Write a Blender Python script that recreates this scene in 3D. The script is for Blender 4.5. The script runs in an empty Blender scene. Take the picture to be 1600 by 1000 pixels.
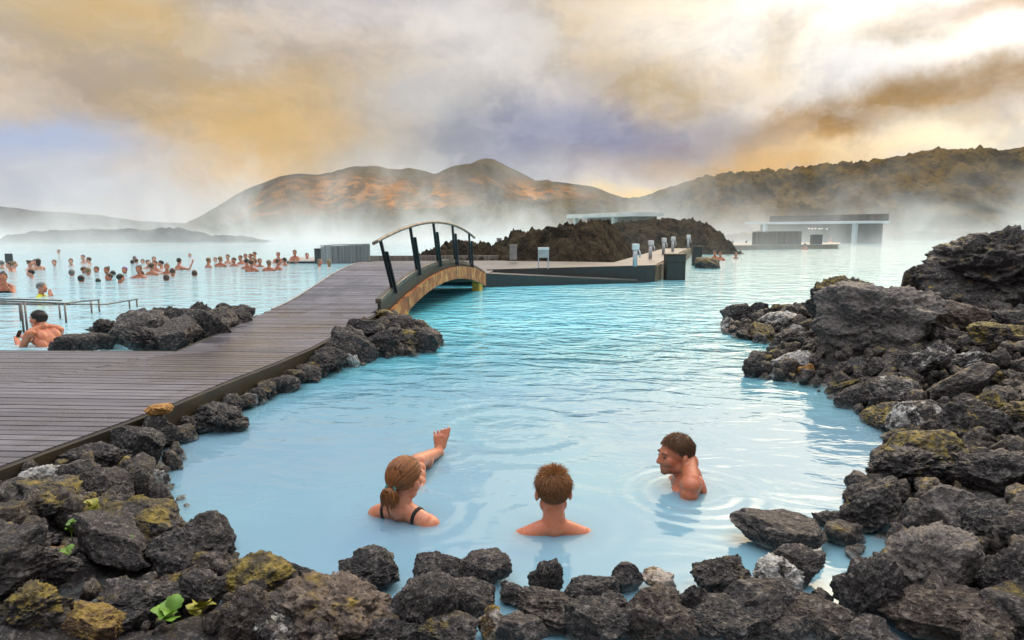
import bpy, bmesh, math, random
import numpy as np
from mathutils import Vector, Matrix, Euler, noise
random.seed(7)
SC = bpy.context.scene
COL = SC.collection
# ------------------------------------------------------------------ camera
CAMZ, FPX, PITCH = 1.5, 1066.67, math.radians(7.58)
cam_data = bpy.data.cameras.new('camera')
cam_data.lens, cam_data.sensor_width = 24.0, 36.0
cam_data.clip_start, cam_data.clip_end = 0.05, 6000
camera = bpy.data.objects.new('camera', cam_data); COL.objects.link(camera)
camera.location = (0, 0, CAMZ)
camera.rotation_euler = (math.pi/2 - PITCH, 0, 0)
SC.camera = camera
CA, SA = math.cos(PITCH), math.sin(PITCH)
def ray(px, py):
    r, u = (px-800)/FPX, (500-py)/FPX
    return Vector((r, CA + u*SA, -SA + u*CA))
def P(px, py, z=0.0):                      # photo pixel -> point on the level z
    d = ray(px, py); t = (z-CAMZ)/d.z
    return Vector((d.x*t, d.y*t, z))
def D(px, py, Y):                          # photo pixel -> point at distance Y
    d = ray(px, py); t = Y/d.y
    return Vector((d.x*t, Y, CAMZ + d.z*t))
# ------------------------------------------------------------------ render settings
SC.view_settings.view_transform = 'Standard'; SC.view_settings.look = 'None'
SC.view_settings.exposure = 0.0; SC.view_settings.gamma = 1
SC.render.engine = 'CYCLES'
cy = SC.cycles
cy.use_denoising = True
try: cy.denoiser = 'OPENIMAGEDENOISE'
except Exception: pass
cy.max_bounces = 6; cy.diffuse_bounces = 2; cy.glossy_bounces = 3; cy.transmission_bounces = 3
cy.transparent_max_bounces = 12; cy.volume_bounces = 1
cy.caustics_reflective = False; cy.caustics_refractive = False
cy.sample_clamp_indirect = 4
# ------------------------------------------------------------------ node helpers
def lin(c):
    return tuple(((v/255)/12.92 if v/255 <= .04045 else ((v/255+.055)/1.055)**2.4) for v in c)
def nd(t, typ, ins=None, **attrs):
    n = t.nodes.new(typ)
    for k, v in attrs.items(): setattr(n, k, v)
    for k, v in (ins or {}).items():
        s = n.inputs[k]
        if isinstance(v, bpy.types.NodeSocket): t.links.new(v, s)
        else:
            if isinstance(v, (tuple, list)) and s.type == 'RGBA' and len(v) == 3: v = (*v, 1)
            s.default_value = v
    return n
def mth(t, op, a, b=0.0, c=0.0, clamp=False):
    return nd(t, 'ShaderNodeMath', {0: a, 1: b, 2: c}, operation=op, use_clamp=clamp).outputs[0]
def vm(t, op, a, b=(0, 0, 0)):
    n = nd(t, 'ShaderNodeVectorMath', {0: a, 1: b}, operation=op)
    return n.outputs['Value'] if op in ('LENGTH', 'DOT_PRODUCT', 'DISTANCE') else n.outputs[0]
def mix(t, f, a, b, blend='MIX'):
    return nd(t, 'ShaderNodeMix', {0: f, 6: a, 7: b}, data_type='RGBA', blend_type=blend).outputs[2]
def sstep(t, x, lo, hi, a=0.0, b=1.0):
    return nd(t, 'ShaderNodeMapRange', {0: x, 1: lo, 2: hi, 3: a, 4: b}, interpolation_type='SMOOTHSTEP').outputs[0]
def noi(t, vec, scale, detail=4, rough=.55, dist=0.0, out=0):
    return nd(t, 'ShaderNodeTexNoise', {'Vector': vec, 'Scale': scale, 'Detail': detail, 'Roughness': rough, 'Distortion': dist}).outputs[out]
def sep(t, v): return nd(t, 'ShaderNodeSeparateXYZ', {0: v}).outputs
def comb(t, x, y, z): return nd(t, 'ShaderNodeCombineXYZ', {0: x, 1: y, 2: z}).outputs[0]
def gauss(t, p, c, s, ang=0.0):
    d = vm(t, 'SUBTRACT', p, (c[0], c[1], 0))
    if ang: d = nd(t, 'ShaderNodeVectorRotate', {'Vector': d, 'Angle': -ang}, rotation_type='Z_AXIS').outputs[0]
    d = vm(t, 'MULTIPLY', d, (1/s[0], 1/s[1], 0))
    return mth(t, 'EXPONENT', mth(t, 'MULTIPLY', vm(t, 'DOT_PRODUCT', d, d), -1.0))
def newmat(name):
    m = bpy.data.materials.new(name); m.use_nodes = True
    t = m.node_tree; b = t.nodes['Principled BSDF']
    return m, t, b
def lk(t, a, b): t.links.new(a, b)
# ------------------------------------------------------------------ sky and sun
SUN_AZ, SUN_EL = math.radians(28), math.radians(35)      # from the upper right, behind thin cloud
world = bpy.data.worlds.new('World'); SC.world = world; world.use_nodes = True
wt = world.node_tree
bg = wt.nodes['Background']
sky = nd(wt, 'ShaderNodeTexSky', sky_type='NISHITA', sun_disc=False, sun_elevation=SUN_EL, sun_rotation=SUN_AZ)
dirv = nd(wt, 'ShaderNodeTexCoord').outputs['Generated']
dx, dy, dz = sep(wt, dirv)[0:3]
az = mth(wt, 'ARCTAN2', dx, dy); el = mth(wt, 'ARCSINE', dz)
n1 = vm(wt, 'SUBTRACT', noi(wt, dirv, 3.2, 6, .6, out=1), (.5, .5, .5))
n2 = vm(wt, 'SUBTRACT', noi(wt, dirv, 11, 5, .6, out=1), (.5, .5, .5))
ae = vm(wt, 'ADD', vm(wt, 'ADD', comb(wt, az, el, 0.0), vm(wt, 'MULTIPLY', n1, (.22, .11, 0))), vm(wt, 'MULTIPLY', n2, (.07, .05, 0)))
wisp = noi(wt, vm(wt, 'MULTIPLY', dirv, (1, 1, 1.8)), 6.5, 7, .62)
def AE(px, py):
    d = ray(px, py).normalized(); return (math.atan2(d.x, d.y), math.asin(d.z))
skycol = mix(wt, .9, vm(wt, 'SCALE', sky.outputs[0]), lin((202, 200, 203)))
sc_n = skycol.node.inputs[6].links[0].from_node; sc_n.inputs['Scale'].default_value = .1
CLOUDS = [  # px, py, sx, sy, colour, strength, tilt, gain
    (150, 110, 420, 130, (212, 195, 172), .85, 0, 1),
    (560, 60, 200, 70, (212, 205, 205), .6, 0, 1),
    (760, 70, 130, 70, (228, 222, 218), .7, 0, 1),
    (90, 30, 200, 30, (214, 205, 190), .5, 0, 1),
    (190, 40, 130, 45, (216, 190, 140), .75, 0, 1),
    (60, 190, 190, 50, (196, 183, 172), .6, 0, 1),
    (90, 238, 150, 24, (176, 192, 220), .8, 0, 1),
    (60, 300, 220, 34, (196, 200, 210), .7, 0, 1),
    (420, 190, 190, 70, (206, 178, 128), .9, .15, 1),
    (370, 262, 150, 46, (224, 186, 118), .95, .1, 1),
    (560, 150, 90, 60, (206, 180, 135), .8, 0, 1),
    (710, 190, 110, 65, (168, 172, 175), .9, 0, 1),
    (950, 80, 130, 85, (206, 181, 138), .95, -.5, 1),
    (1080, 20, 170, 50, (228, 215, 195), .8, 0, 1),
    (860, 170, 120, 40, (186, 184, 190), .7, 0, 1),
    (960, 212, 220, 46, (138, 145, 182), 1.0, 0, 1),
    (840, 250, 130, 30, (178, 178, 190), .6, 0, 1),
    (1380, 60, 250, 100, (250, 246, 238), 1.0, 0, 1.22),
    (1500, 40, 150, 80, (253, 249, 241), 1.0, 0, 1.25),
    (1250, 72, 48, 40, (206, 196, 182), .85, 0, 1),
    (1398, 62, 50, 18, (208, 196, 178), .8, 0, 1),
    (1560, 12, 80, 16, (214, 186, 160), .7, 0, 1),
    (1060, 140, 110, 40, (212, 186, 140), .8, 0, 1),
    (1220, 130, 70, 24, (222, 206, 180), .7, 0, 1),
    (1320, 190, 230, 28, (178, 138, 70), 1.0, .12, 1),
    (1460, 152, 70, 26, (184, 146, 82), .9, .2, 1),
    (1180, 240, 170, 34, (210, 166, 92), .95, 0, 1),
    (1590, 125, 60, 24, (188, 160, 122), .95, 0, 1),
    (1545, 190, 50, 14, (206, 176, 124), .8, 0, 1),
    (1520, 222, 160, 22, (250, 234, 198), .9, 0, 1.1),
    (1010, 296, 80, 14, (246, 208, 120), .9, 0, 1.05),
]
for (cx, cyy, sx, sy, c, st, tilt, gain) in CLOUDS:
    g = gauss(wt, ae, AE(cx, cyy), (sx/FPX, sy/FPX), tilt)
    g = mth(wt, 'MULTIPLY', g, sstep(wt, wisp, .30, .58, .55, 1.12))
    g = mth(wt, 'MULTIPLY', g, st*1.1, clamp=True)
    skycol = mix(wt, g, skycol, tuple(v*gain for v in lin(c)))
tex = noi(wt, vm(wt, 'ADD', vm(wt, 'MULTIPLY', dirv, (1, 1, 2.0)), vm(wt, 'SCALE', n2, (0, 0, 0))), 5.5, 9, .62, .35)
tex.node.inputs['Vector'].links[0].from_node.inputs[1].links[0].from_node.inputs['Scale'].default_value = .12
skycol = mix(wt, 1.0, skycol, mix(wt, sstep(wt, tex, .34, .64), (.80, .81, .85), (1.10, 1.08, 1.04)), 'MULTIPLY')
for (cx, cyy, sx, sy, c, st) in ((70, 236, 150, 26, (172, 188, 218), .85), (120, 296, 170, 34, (186, 192, 206), .85), (640, 140, 70, 46, (206, 206, 208), .7), (760, 60, 110, 50, (226, 222, 218), .7), (620, 240, 90, 26, (186, 190, 190), .6)):
    skycol = mix(wt, mth(wt, 'MULTIPLY', gauss(wt, ae, AE(cx, cyy), (sx/FPX, sy/FPX)), st), skycol, lin(c))
crisp = noi(wt, vm(wt, 'ADD', vm(wt, 'MULTIPLY', dirv, (1, 1, 2.2)), vm(wt, 'MULTIPLY', n1, (.25, .25, .25))), 4.2, 10, .58, .2)
skycol = mix(wt, mth(wt, 'MULTIPLY', sstep(wt, crisp, .50, .565), .34), skycol, mix(wt, .5, skycol, (.86, .84, .82)))
skycol = mix(wt, mth(wt, 'MULTIPLY', sstep(wt, crisp, .46, .40), .22), skycol, mix(wt, 1.0, skycol, (.72, .75, .84), 'MULTIPLY'))
for (cx, cyy, sx, sy, c, st) in ((960, 214, 190, 36, (144, 150, 178), .6), (190, 40, 120, 40, (212, 182, 128), .6), (440, 200, 130, 50, (214, 178, 112), .6), (1230, 245, 130, 22, (226, 178, 88), .7), (1010, 297, 70, 12, (250, 208, 112), .8)):
    skycol = mix(wt, mth(wt, 'MULTIPLY', gauss(wt, ae, AE(cx, cyy), (sx/FPX, sy/FPX)), st), skycol, lin(c))
# high cloud outside the photograph: a pale overcast, brightened overhead to light the scene, greyer behind
highn = noi(wt, dirv, 2.6, 6, .6)
high = mix(wt, sstep(wt, highn, .35, .68), tuple(v*1.1 for v in lin((186, 196, 212))), tuple(v*1.3 for v in lin((220, 220, 222))))
high = mix(wt, sstep(wt, el, .8, 1.25), high, (2.3, 2.3, 2.35))
skycol = mix(wt, sstep(wt, el, .42, .75), skycol, high)
back = mix(wt, sstep(wt, highn, .35, .7), lin((176, 184, 200)), lin((222, 218, 214)))
skycol = mix(wt, mth(wt, 'MULTIPLY', sstep(wt, dy, .25, -.35), sstep(wt, el, .9, .5)), skycol, back)
hsv = nd(wt, 'ShaderNodeHueSaturation', {'Saturation': .92, 'Value': 1.10, 'Color': skycol}); skycol = nd(wt, 'ShaderNodeGamma', {'Color': hsv.outputs[0], 'Gamma': 1.22}).outputs[0]
glow = gauss(wt, comb(wt, az, el, 0.0), (SUN_AZ, SUN_EL), (.20, .17))
skycol = mix(wt, 1.0, skycol, mix(wt, glow, (0, 0, 0), (14, 10.6, 6.2)), 'ADD')
lk(wt, skycol, bg.inputs['Color']); bg.inputs['Strength'].default_value = 1.0
world.cycles.sampling_method = 'MANUAL'; world.cycles.sample_map_resolution = 512
sun_data = bpy.data.lights.new('sun', 'SUN')
sun_data.energy = 1.0; sun_data.angle = math.radians(60); sun_data.color = (1, .80, .55)
sun = bpy.data.objects.new('sun', sun_data); COL.objects.link(sun)
sd = Vector((math.sin(SUN_AZ)*math.cos(SUN_EL), math.cos(SUN_AZ)*math.cos(SUN_EL), math.sin(SUN_EL)))
sun.rotation_euler = (-sd).to_track_quat('-Z', 'Y').to_euler(); sun.location = (0, 0, 30)
# ------------------------------------------------------------------ object helpers
def link(o, parent=None):
    COL.objects.link(o)
    if parent: o.parent = parent
    return o
def obj(name, me, m=None, parent=None):
    if isinstance(me, bmesh.types.BMesh):
        b = me; me = bpy.data.meshes.new(name); b.to_mesh(me); b.free()
    o = bpy.data.objects.new(name, me)
    if m: me.materials.append(m)
    return link(o, parent)
def tag(o, label=None, cat=None, group=None, kind=None):
    if label: o['label'] = label
    if cat: o['category'] = cat
    if group: o['group'] = group
    if kind: o['kind'] = kind
    return o
def thing(name, label, cat, loc=(0, 0, 0), rz=0.0, group=None):
    o = bpy.data.objects.new(name, None); o.empty_display_size = .1; link(o)
    o.location = loc; o.rotation_euler = (0, 0, rz)
    return tag(o, label, cat, group)
def smooth(me):
    me.polygons.foreach_set('use_smooth', [True]*len(me.polygons))
def mesh(name, verts, faces, sm=False):
    me = bpy.data.meshes.new(name); me.from_pydata([tuple(v) for v in verts], [], faces); me.update()
    if sm: smooth(me)
    return me
def gridmesh(name, xs, ys, zf, sm=True):
    nx, ny = len(xs), len(ys)
    X, Y = np.meshgrid(xs, ys)
    Z = zf(X, Y)
    v = np.stack([X.ravel(), Y.ravel(), Z.ravel()], 1)
    i = np.arange((ny-1)*(nx-1)); r, c = i//(nx-1), i % (nx-1)
    a = r*nx+c
    f = np.stack([a, a+1, a+nx+1, a+nx], 1)
    me = bpy.data.meshes.new(name)
    me.from_pydata(v.tolist(), [], f.tolist()); me.update()
    if sm: smooth(me)
    return me
_rs = np.random.RandomState(5)
_G = _rs.normal(size=(1024, 3)); _G /= np.linalg.norm(_G, axis=1)[:, None]
def _hash(i): return ((i[:, 0]*73856093) ^ (i[:, 1]*19349663) ^ (i[:, 2]*83492791)) & 0x7fffffff
def perlin(p):
    i = np.floor(p).astype(np.int64); f = p-i; u = f*f*f*(f*(f*6-15)+10); out = np.zeros(len(p))
    for dx in (0, 1):
        for dy in (0, 1):
            for dz in (0, 1):
                h = _hash(i+np.array([dx, dy, dz])); h = (h ^ (h >> 11)) % 1024
                w = (u[:, 0] if dx else 1-u[:, 0])*(u[:, 1] if dy else 1-u[:, 1])*(u[:, 2] if dz else 1-u[:, 2])
                out += w*np.einsum('ij,ij->i', _G[h], f-np.array([dx, dy, dz]))
    return out*1.6
def pfbm(p, octv=4, gain=.5, ridged=False):
    out = np.zeros(len(p)); a_ = 1.0; q = p.copy()
    for k in range(octv):
        n = perlin(q + k*17.3); out += a_*((1-2*np.abs(n)) if ridged else n); a_ *= gain; q = q*2.07
    return out
def worley(p):
    i = np.floor(p).astype(np.int64); f = p-i; best = np.full(len(p), 9.0); rid = np.zeros(len(p))
    for dx in (-1, 0, 1):
        for dy in (-1, 0, 1):
            for dz in (-1, 0, 1):
                h = _hash(i+np.array([dx, dy, dz])); h = h ^ (h >> 9)
                o = np.stack([(h % 97)/97, ((h >> 5) % 89)/89, ((h >> 3) % 83)/83], 1)+np.array([dx, dy, dz])-f
                d_ = np.sqrt((o*o).sum(1)); m_ = d_ < best; best[m_] = d_[m_]; rid[m_] = ((h >> 7) % 101)[m_]/101
    return best, rid
def fbm(X, Y, scale, octv=4, seed=0.0, ridged=False):
    p = np.stack([X.ravel()*scale+seed, Y.ravel()*scale-seed, np.full(X.size, seed*.37)], 1)
    r = pfbm(p, octv, .55, ridged)
    return (r+1.0 if ridged else r).reshape(X.shape)
class Soup:
    """triangles and quads gathered as arrays, for bodies grown from many overlapping volumes"""
    def __init__(s): s.V = []; s.F = []; s.n = 0
    def ball(s, M):
        v = _SPH[0] @ np.array(M.to_3x3()).T + np.array(M.translation); s.V.append(v); s.F += [tuple(i+s.n for i in f) for f in _SPH[1]]; s.n += len(v)
def _sph():
    bb = bmesh.new(); bmesh.ops.create_uvsphere(bb, u_segments=14, v_segments=9, radius=1)
    r = (np.array([v.co[:] for v in bb.verts]), [tuple(v.index for v in f.verts) for f in bb.faces]); bb.free(); return r
_SPH = _sph()
def boxbm(b, x0, x1, y0, y1, z0, z1):
    vs = [b.verts.new(p) for p in ((x0, y0, z0), (x1, y0, z0), (x1, y1, z0), (x0, y1, z0), (x0, y0, z1), (x1, y0, z1), (x1, y1, z1), (x0, y1, z1))]
    for f in ((3, 2, 1, 0), (4, 5, 6, 7), (0, 1, 5, 4), (1, 2, 6, 5), (2, 3, 7, 6), (3, 0, 4, 7)):
        b.faces.new([vs[i] for i in f])
    return vs
def hexa(b, base, top):
    vs = [b.verts.new(p) for p in list(base)+list(top)]
    n = len(base)
    b.faces.new(vs[:n][::-1]); b.faces.new(vs[n:])
    for i in range(n):
        j = (i+1) % n; b.faces.new([vs[i], vs[j], vs[n+j], vs[n+i]])
    return vs
def tube(b, pts, rads, n=8, cap=True):
    pts = [Vector(p) for p in pts]
    if not isinstance(rads, (list, tuple)): rads = [rads]*len(pts)
    rings = []
    for i, p in enumerate(pts):
        d = (pts[min(i+1, len(pts)-1)]-pts[max(i-1, 0)]).normalized()
        s = Vector((0, 0, 1)) if abs(d.z) < .9 else Vector((1, 0, 0))
        u = d.cross(s).normalized(); w = d.cross(u)
        rings.append([b.verts.new(p + (u*math.cos(2*math.pi*k/n)+w*math.sin(2*math.pi*k/n))*rads[i]) for k in range(n)])
    for i in range(len(rings)-1):
        for k in range(n):
            j = (k+1) % n
            f = b.faces.new([rings[i][k], rings[i][j], rings[i+1][j], rings[i+1][k]]); f.smooth = True
    if cap:
        b.faces.new(rings[0][::-1]); b.faces.new(rings[-1])
def bevel(b, w=.01, seg=1):
    bmesh.ops.recalc_face_normals(b, faces=b.faces)
    bmesh.ops.bevel(b, geom=[e for e in b.edges if e.is_manifold and e.calc_face_angle(0) > .5], offset=w, segments=seg, affect='EDGES', profile=.7)
    return b
# ------------------------------------------------------------------ simple materials
def simple(name, col, rough=.6, spec=.5, var=.25, scale=6.0, metal=0.0, bump=0.0, bscale=40, stretch=(1, 1, 1), col2=None):
    m, t, b = newmat(name)
    co = vm(t, 'MULTIPLY', nd(t, 'ShaderNodeTexCoord').outputs['Object'], stretch)
    f = sstep(t, noi(t, co, scale, 6, .6), .3, .7)
    c2 = col2 or tuple(v*(1-var) for v in col)
    lk(t, mix(t, f, c2, tuple(min(1, v*(1+var*.6)) for v in col)), b.inputs['Base Color'])
    b.inputs['Roughness'].default_value = rough; b.inputs['Metallic'].default_value = metal
    b.inputs['Specular IOR Level'].default_value = spec
    if bump:
        lk(t, nd(t, 'ShaderNodeBump', {'Height': noi(t, co, bscale, 5, .6), 'Strength': bump, 'Distance': .01}).outputs[0], b.inputs['Normal'])
    return m
# ------------------------------------------------------------------ shoreline and water
SHORE_R = [(1130, 515), (1150, 528), (1215, 542), (1240, 552), (1185, 562), (1165, 575), (1200, 592), (1262, 606), (1300, 625), (1350, 650), (1390, 690), (1380, 730), (1330, 762), (1340, 800), (1320, 850), (1345, 905), (1400, 965)]
SHORE_L = [(345, 885), (335, 850), (290, 795), (255, 760), (285, 735), (262, 700), (300, 668), (335, 650), (350, 634), (395, 622), (440, 602), (500, 583), (560, 572), (620, 560), (675, 552), (686, 535), (660, 512), (612, 505)]
SHORE_F = [(1480, 1010), (1200, 1040), (900, 1050), (640, 1000), (560, 925), (430, 912)]
LAND = [(11.5, -4), (-8, -4), (-8, 3.3), (-3.5, 3.4), (-3.3, 4.6), (-3.1, 6.2), (-2.9, 8.2), (-2.7, 10.2)]
LAND = [P(*p).to_2d() for p in SHORE_R] + [P(*p).to_2d() for p in SHORE_F] + [P(*p).to_2d() for p in SHORE_L] + [Vector(p) for p in LAND[::-1]]
LAND += [Vector((11.5, 9)), Vector((8.5, 10.6)), Vector((5.4, 11.2)), Vector((3.9, 10.9))]
LA = np.array([tuple(p) for p in LAND])
def sdist(X, Y):                            # >0 inside the land
    X = np.asarray(X, float); Y = np.asarray(Y, float)
    best = np.full(X.shape, 1e9); ins = np.zeros(X.shape, bool)
    n = len(LA)
    for i in range(n):
        ax, ay = LA[i]; bx, by = LA[(i+1) % n]
        ex, ey = bx-ax, by-ay
        tt = np.clip(((X-ax)*ex+(Y-ay)*ey)/(ex*ex+ey*ey+1e-9), 0, 1)
        d = np.hypot(X-ax-tt*ex, Y-ay-tt*ey); best = np.minimum(best, d)
        c = ((ay > Y) != (by > Y)) & (X < (bx-ax)*(Y-ay)/(by-ay+1e-12)+ax)
        ins ^= c
    return np.where(ins, best, -best)
def bank_h(X, Y):
    X = np.asarray(X, float); Y = np.asarray(Y, float)
    d = sdist(X, Y)
    right = np.clip((X-1.0)/1.0, 0, 1)*np.clip((Y-1.2)/1.5, 0, 1)
    cap = .30 + right*(.42+np.clip((Y-4.5)*.11, 0, .40))
    strip_ = (X < -1.55) & (Y > 3.2)
    cap = np.where(strip_, .16, cap)
    slope = np.where(strip_, 1.1, .30 + right*.10)
    h = np.where(d > 0, cap*(1-np.exp(-d*slope/cap)), d*.8)
    return np.maximum(h, -1.2) - .05
def bh(x, y): return float(bank_h(np.array([x]), np.array([y]))[0])
def B(px, py):                              # photo pixel -> point on the bank
    d = ray(px, py); t = .8
    while t < 40:
        p = Vector((0, 0, CAMZ)) + d*t
        if p.z < max(bh(p.x, p.y), 0.0): return p
        t += .02
    return P(px, py)
def water_mat():
    m, t, b = newmat('milky_water')
    pos = nd(t, 'ShaderNodeNewGeometry').outputs['Position']
    x, y, z = sep(t, pos)[0:3]
    big = noi(t, pos, .35, 3, .5)
    c = mix(t, sstep(t, big, .35, .7), lin((150, 192, 216)), lin((152, 204, 220)))
    # teal under the bridge and along the landing, paler far out
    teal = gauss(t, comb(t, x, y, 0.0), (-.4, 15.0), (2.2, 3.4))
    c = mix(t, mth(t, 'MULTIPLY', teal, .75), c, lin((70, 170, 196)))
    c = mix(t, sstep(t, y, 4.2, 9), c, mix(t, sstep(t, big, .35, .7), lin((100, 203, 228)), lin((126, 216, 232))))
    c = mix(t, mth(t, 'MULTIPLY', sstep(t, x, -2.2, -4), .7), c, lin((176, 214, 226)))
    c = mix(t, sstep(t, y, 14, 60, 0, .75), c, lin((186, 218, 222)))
    c = mix(t, mth(t, 'MULTIPLY', sstep(t, x, .5, 5), sstep(t, y, 3, 9, .3, .5)), c, lin((150, 186, 186)))  # tint at right: the bright sky's reflection put into the water colour
    # ripples: wind chop away from the near pool, calm water near the rocks
    w = comb(t, mth(t, 'MULTIPLY', x, .62), mth(t, 'ADD', y, mth(t, 'MULTIPLY', x, .12)), 0.0)
    chop = noi(t, w, 3.1, 3, .5, .5)
    chop2 = noi(t, w, 7.5, 3, .55, .3)
    swell = noi(t, w, 1.1, 2, .5, .8)
    amp = sstep(t, y, 3.4, 9.5, .085, .60)
    hgt = mth(t, 'ADD', mth(t, 'MULTIPLY', chop, 1.0), mth(t, 'ADD', mth(t, 'MULTIPLY', chop2, .22), mth(t, 'MULTIPLY', swell, .9)))
    hgt = mth(t, 'MULTIPLY', hgt, amp)
    def rings(cx, cy, wl, r0, r1, k):
        r = vm(t, 'LENGTH', vm(t, 'MULTIPLY', vm(t, 'SUBTRACT', pos, (cx, cy, 0)), (1, 1, 0)))
        s = mth(t, 'SINE', mth(t, 'MULTIPLY', mth(t, 'ADD', r, mth(t, 'MULTIPLY', big, .15)), 6.283/wl))
        return mth(t, 'MULTIPLY', mth(t, 'MULTIPLY', s, k), mth(t, 'MULTIPLY', sstep(t, r, r0*.5, r0), sstep(t, r, r1, r1*.55)))
    for (px, py, wl, r0, r1, k) in ((800, 672, .30, .35, 1.1, .026), (690, 706, .13, .08, .45, .010), (1085, 770, .12, .25, .62, .016), (866, 824, .16, .25, .62, .006), (632, 800, .15, .2, .6, .007)):
        q = P(px, py); hgt = mth(t, 'ADD', hgt, rings(q.x, q.y, wl, r0, r1, k))
    bm = nd(t, 'ShaderNodeBump', {'Height': hgt, 'Strength': 1.0, 'Distance': .14})
    lk(t, c, b.inputs['Base Color']); lk(t, bm.outputs[0], b.inputs['Normal'])
    b.inputs['Roughness'].default_value = .06; b.inputs['IOR'].default_value = 1.36
    b.inputs['Specular IOR Level'].default_value = .5
    return m, t, b
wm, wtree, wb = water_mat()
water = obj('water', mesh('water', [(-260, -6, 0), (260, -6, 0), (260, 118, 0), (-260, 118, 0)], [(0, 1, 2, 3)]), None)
tag(water, kind='structure')
# near pool: the top few centimetres are cloudy, not opaque, so skin and stones fade into the milk
me = water.data; me.clear_geometry()
V = [(-260, -6, 0), (-3.6, -6, 0), (6, -6, 0), (260, -6, 0), (-260, 12, 0), (-3.6, 12, 0), (6, 12, 0), (260, 12, 0), (-260, 118, 0), (-3.6, 118, 0), (6, 118, 0), (260, 118, 0)]
F = [(0, 1, 5, 4), (2, 3, 7, 6), (4, 5, 9, 8), (5, 6, 10, 9), (6, 7, 11, 10), (1, 2, 6, 5)]
for zz in (-.014, -.034, -.065):
    k = len(V); V += [(-3.6, -6, zz), (6, -6, zz), (6, 12, zz), (-3.6, 12, zz)]; F.append((k, k+1, k+2, k+3))
me.from_pydata(V, [], F); me.update()
def cloudy(alpha, shiny):
    m = wm.copy(); t = m.node_tree; b = t.nodes['Principled BSDF']; y = sep(t, nd(t, 'ShaderNodeNewGeometry').outputs['Position'])[1]
    lk(t, sstep(t, y, 7.5, 11.5, alpha, 1.0), b.inputs['Alpha'])
    if not shiny: b.inputs['Specular IOR Level'].default_value = 0; b.inputs['Roughness'].default_value = 1
    return m
# the top sheet keeps its full reflection: gloss over a partly clear, partly milky layer
def top_sheet(alpha):
    m = wm.copy(); t = m.node_tree; b = t.nodes['Principled BSDF']; out = t.nodes['Material Output']
    y = sep(t, nd(t, 'ShaderNodeNewGeometry').outputs['Position'])[1]
    nrm = b.inputs['Normal'].links[0].from_socket; colr = b.inputs['Base Color'].links[0].from_socket
    fr = nd(t, 'ShaderNodeFresnel', {'IOR': 1.36, 'Normal': nrm}).outputs[0]
    gl = nd(t, 'ShaderNodeBsdfGlossy', {'Color': (1, 1, 1), 'Roughness': .06, 'Normal': nrm}).outputs[0]
    df = nd(t, 'ShaderNodeBsdfDiffuse', {'Color': colr}).outputs[0]; tr = nd(t, 'ShaderNodeBsdfTransparent').outputs[0]
    mk = nd(t, 'ShaderNodeMixShader', {0: sstep(t, y, 7.5, 11.5, alpha, 1.0), 1: tr, 2: df}).outputs[0]
    lk(t, nd(t, 'ShaderNodeMixShader', {0: fr, 1: mk, 2: gl}).outputs[0], out.inputs['Surface']); return m
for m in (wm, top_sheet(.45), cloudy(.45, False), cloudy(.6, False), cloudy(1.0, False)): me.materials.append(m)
for i, mi in ((5, 1), (6, 2), (7, 3), (8, 4)): me.polygons[i].material_index = mi
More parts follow.
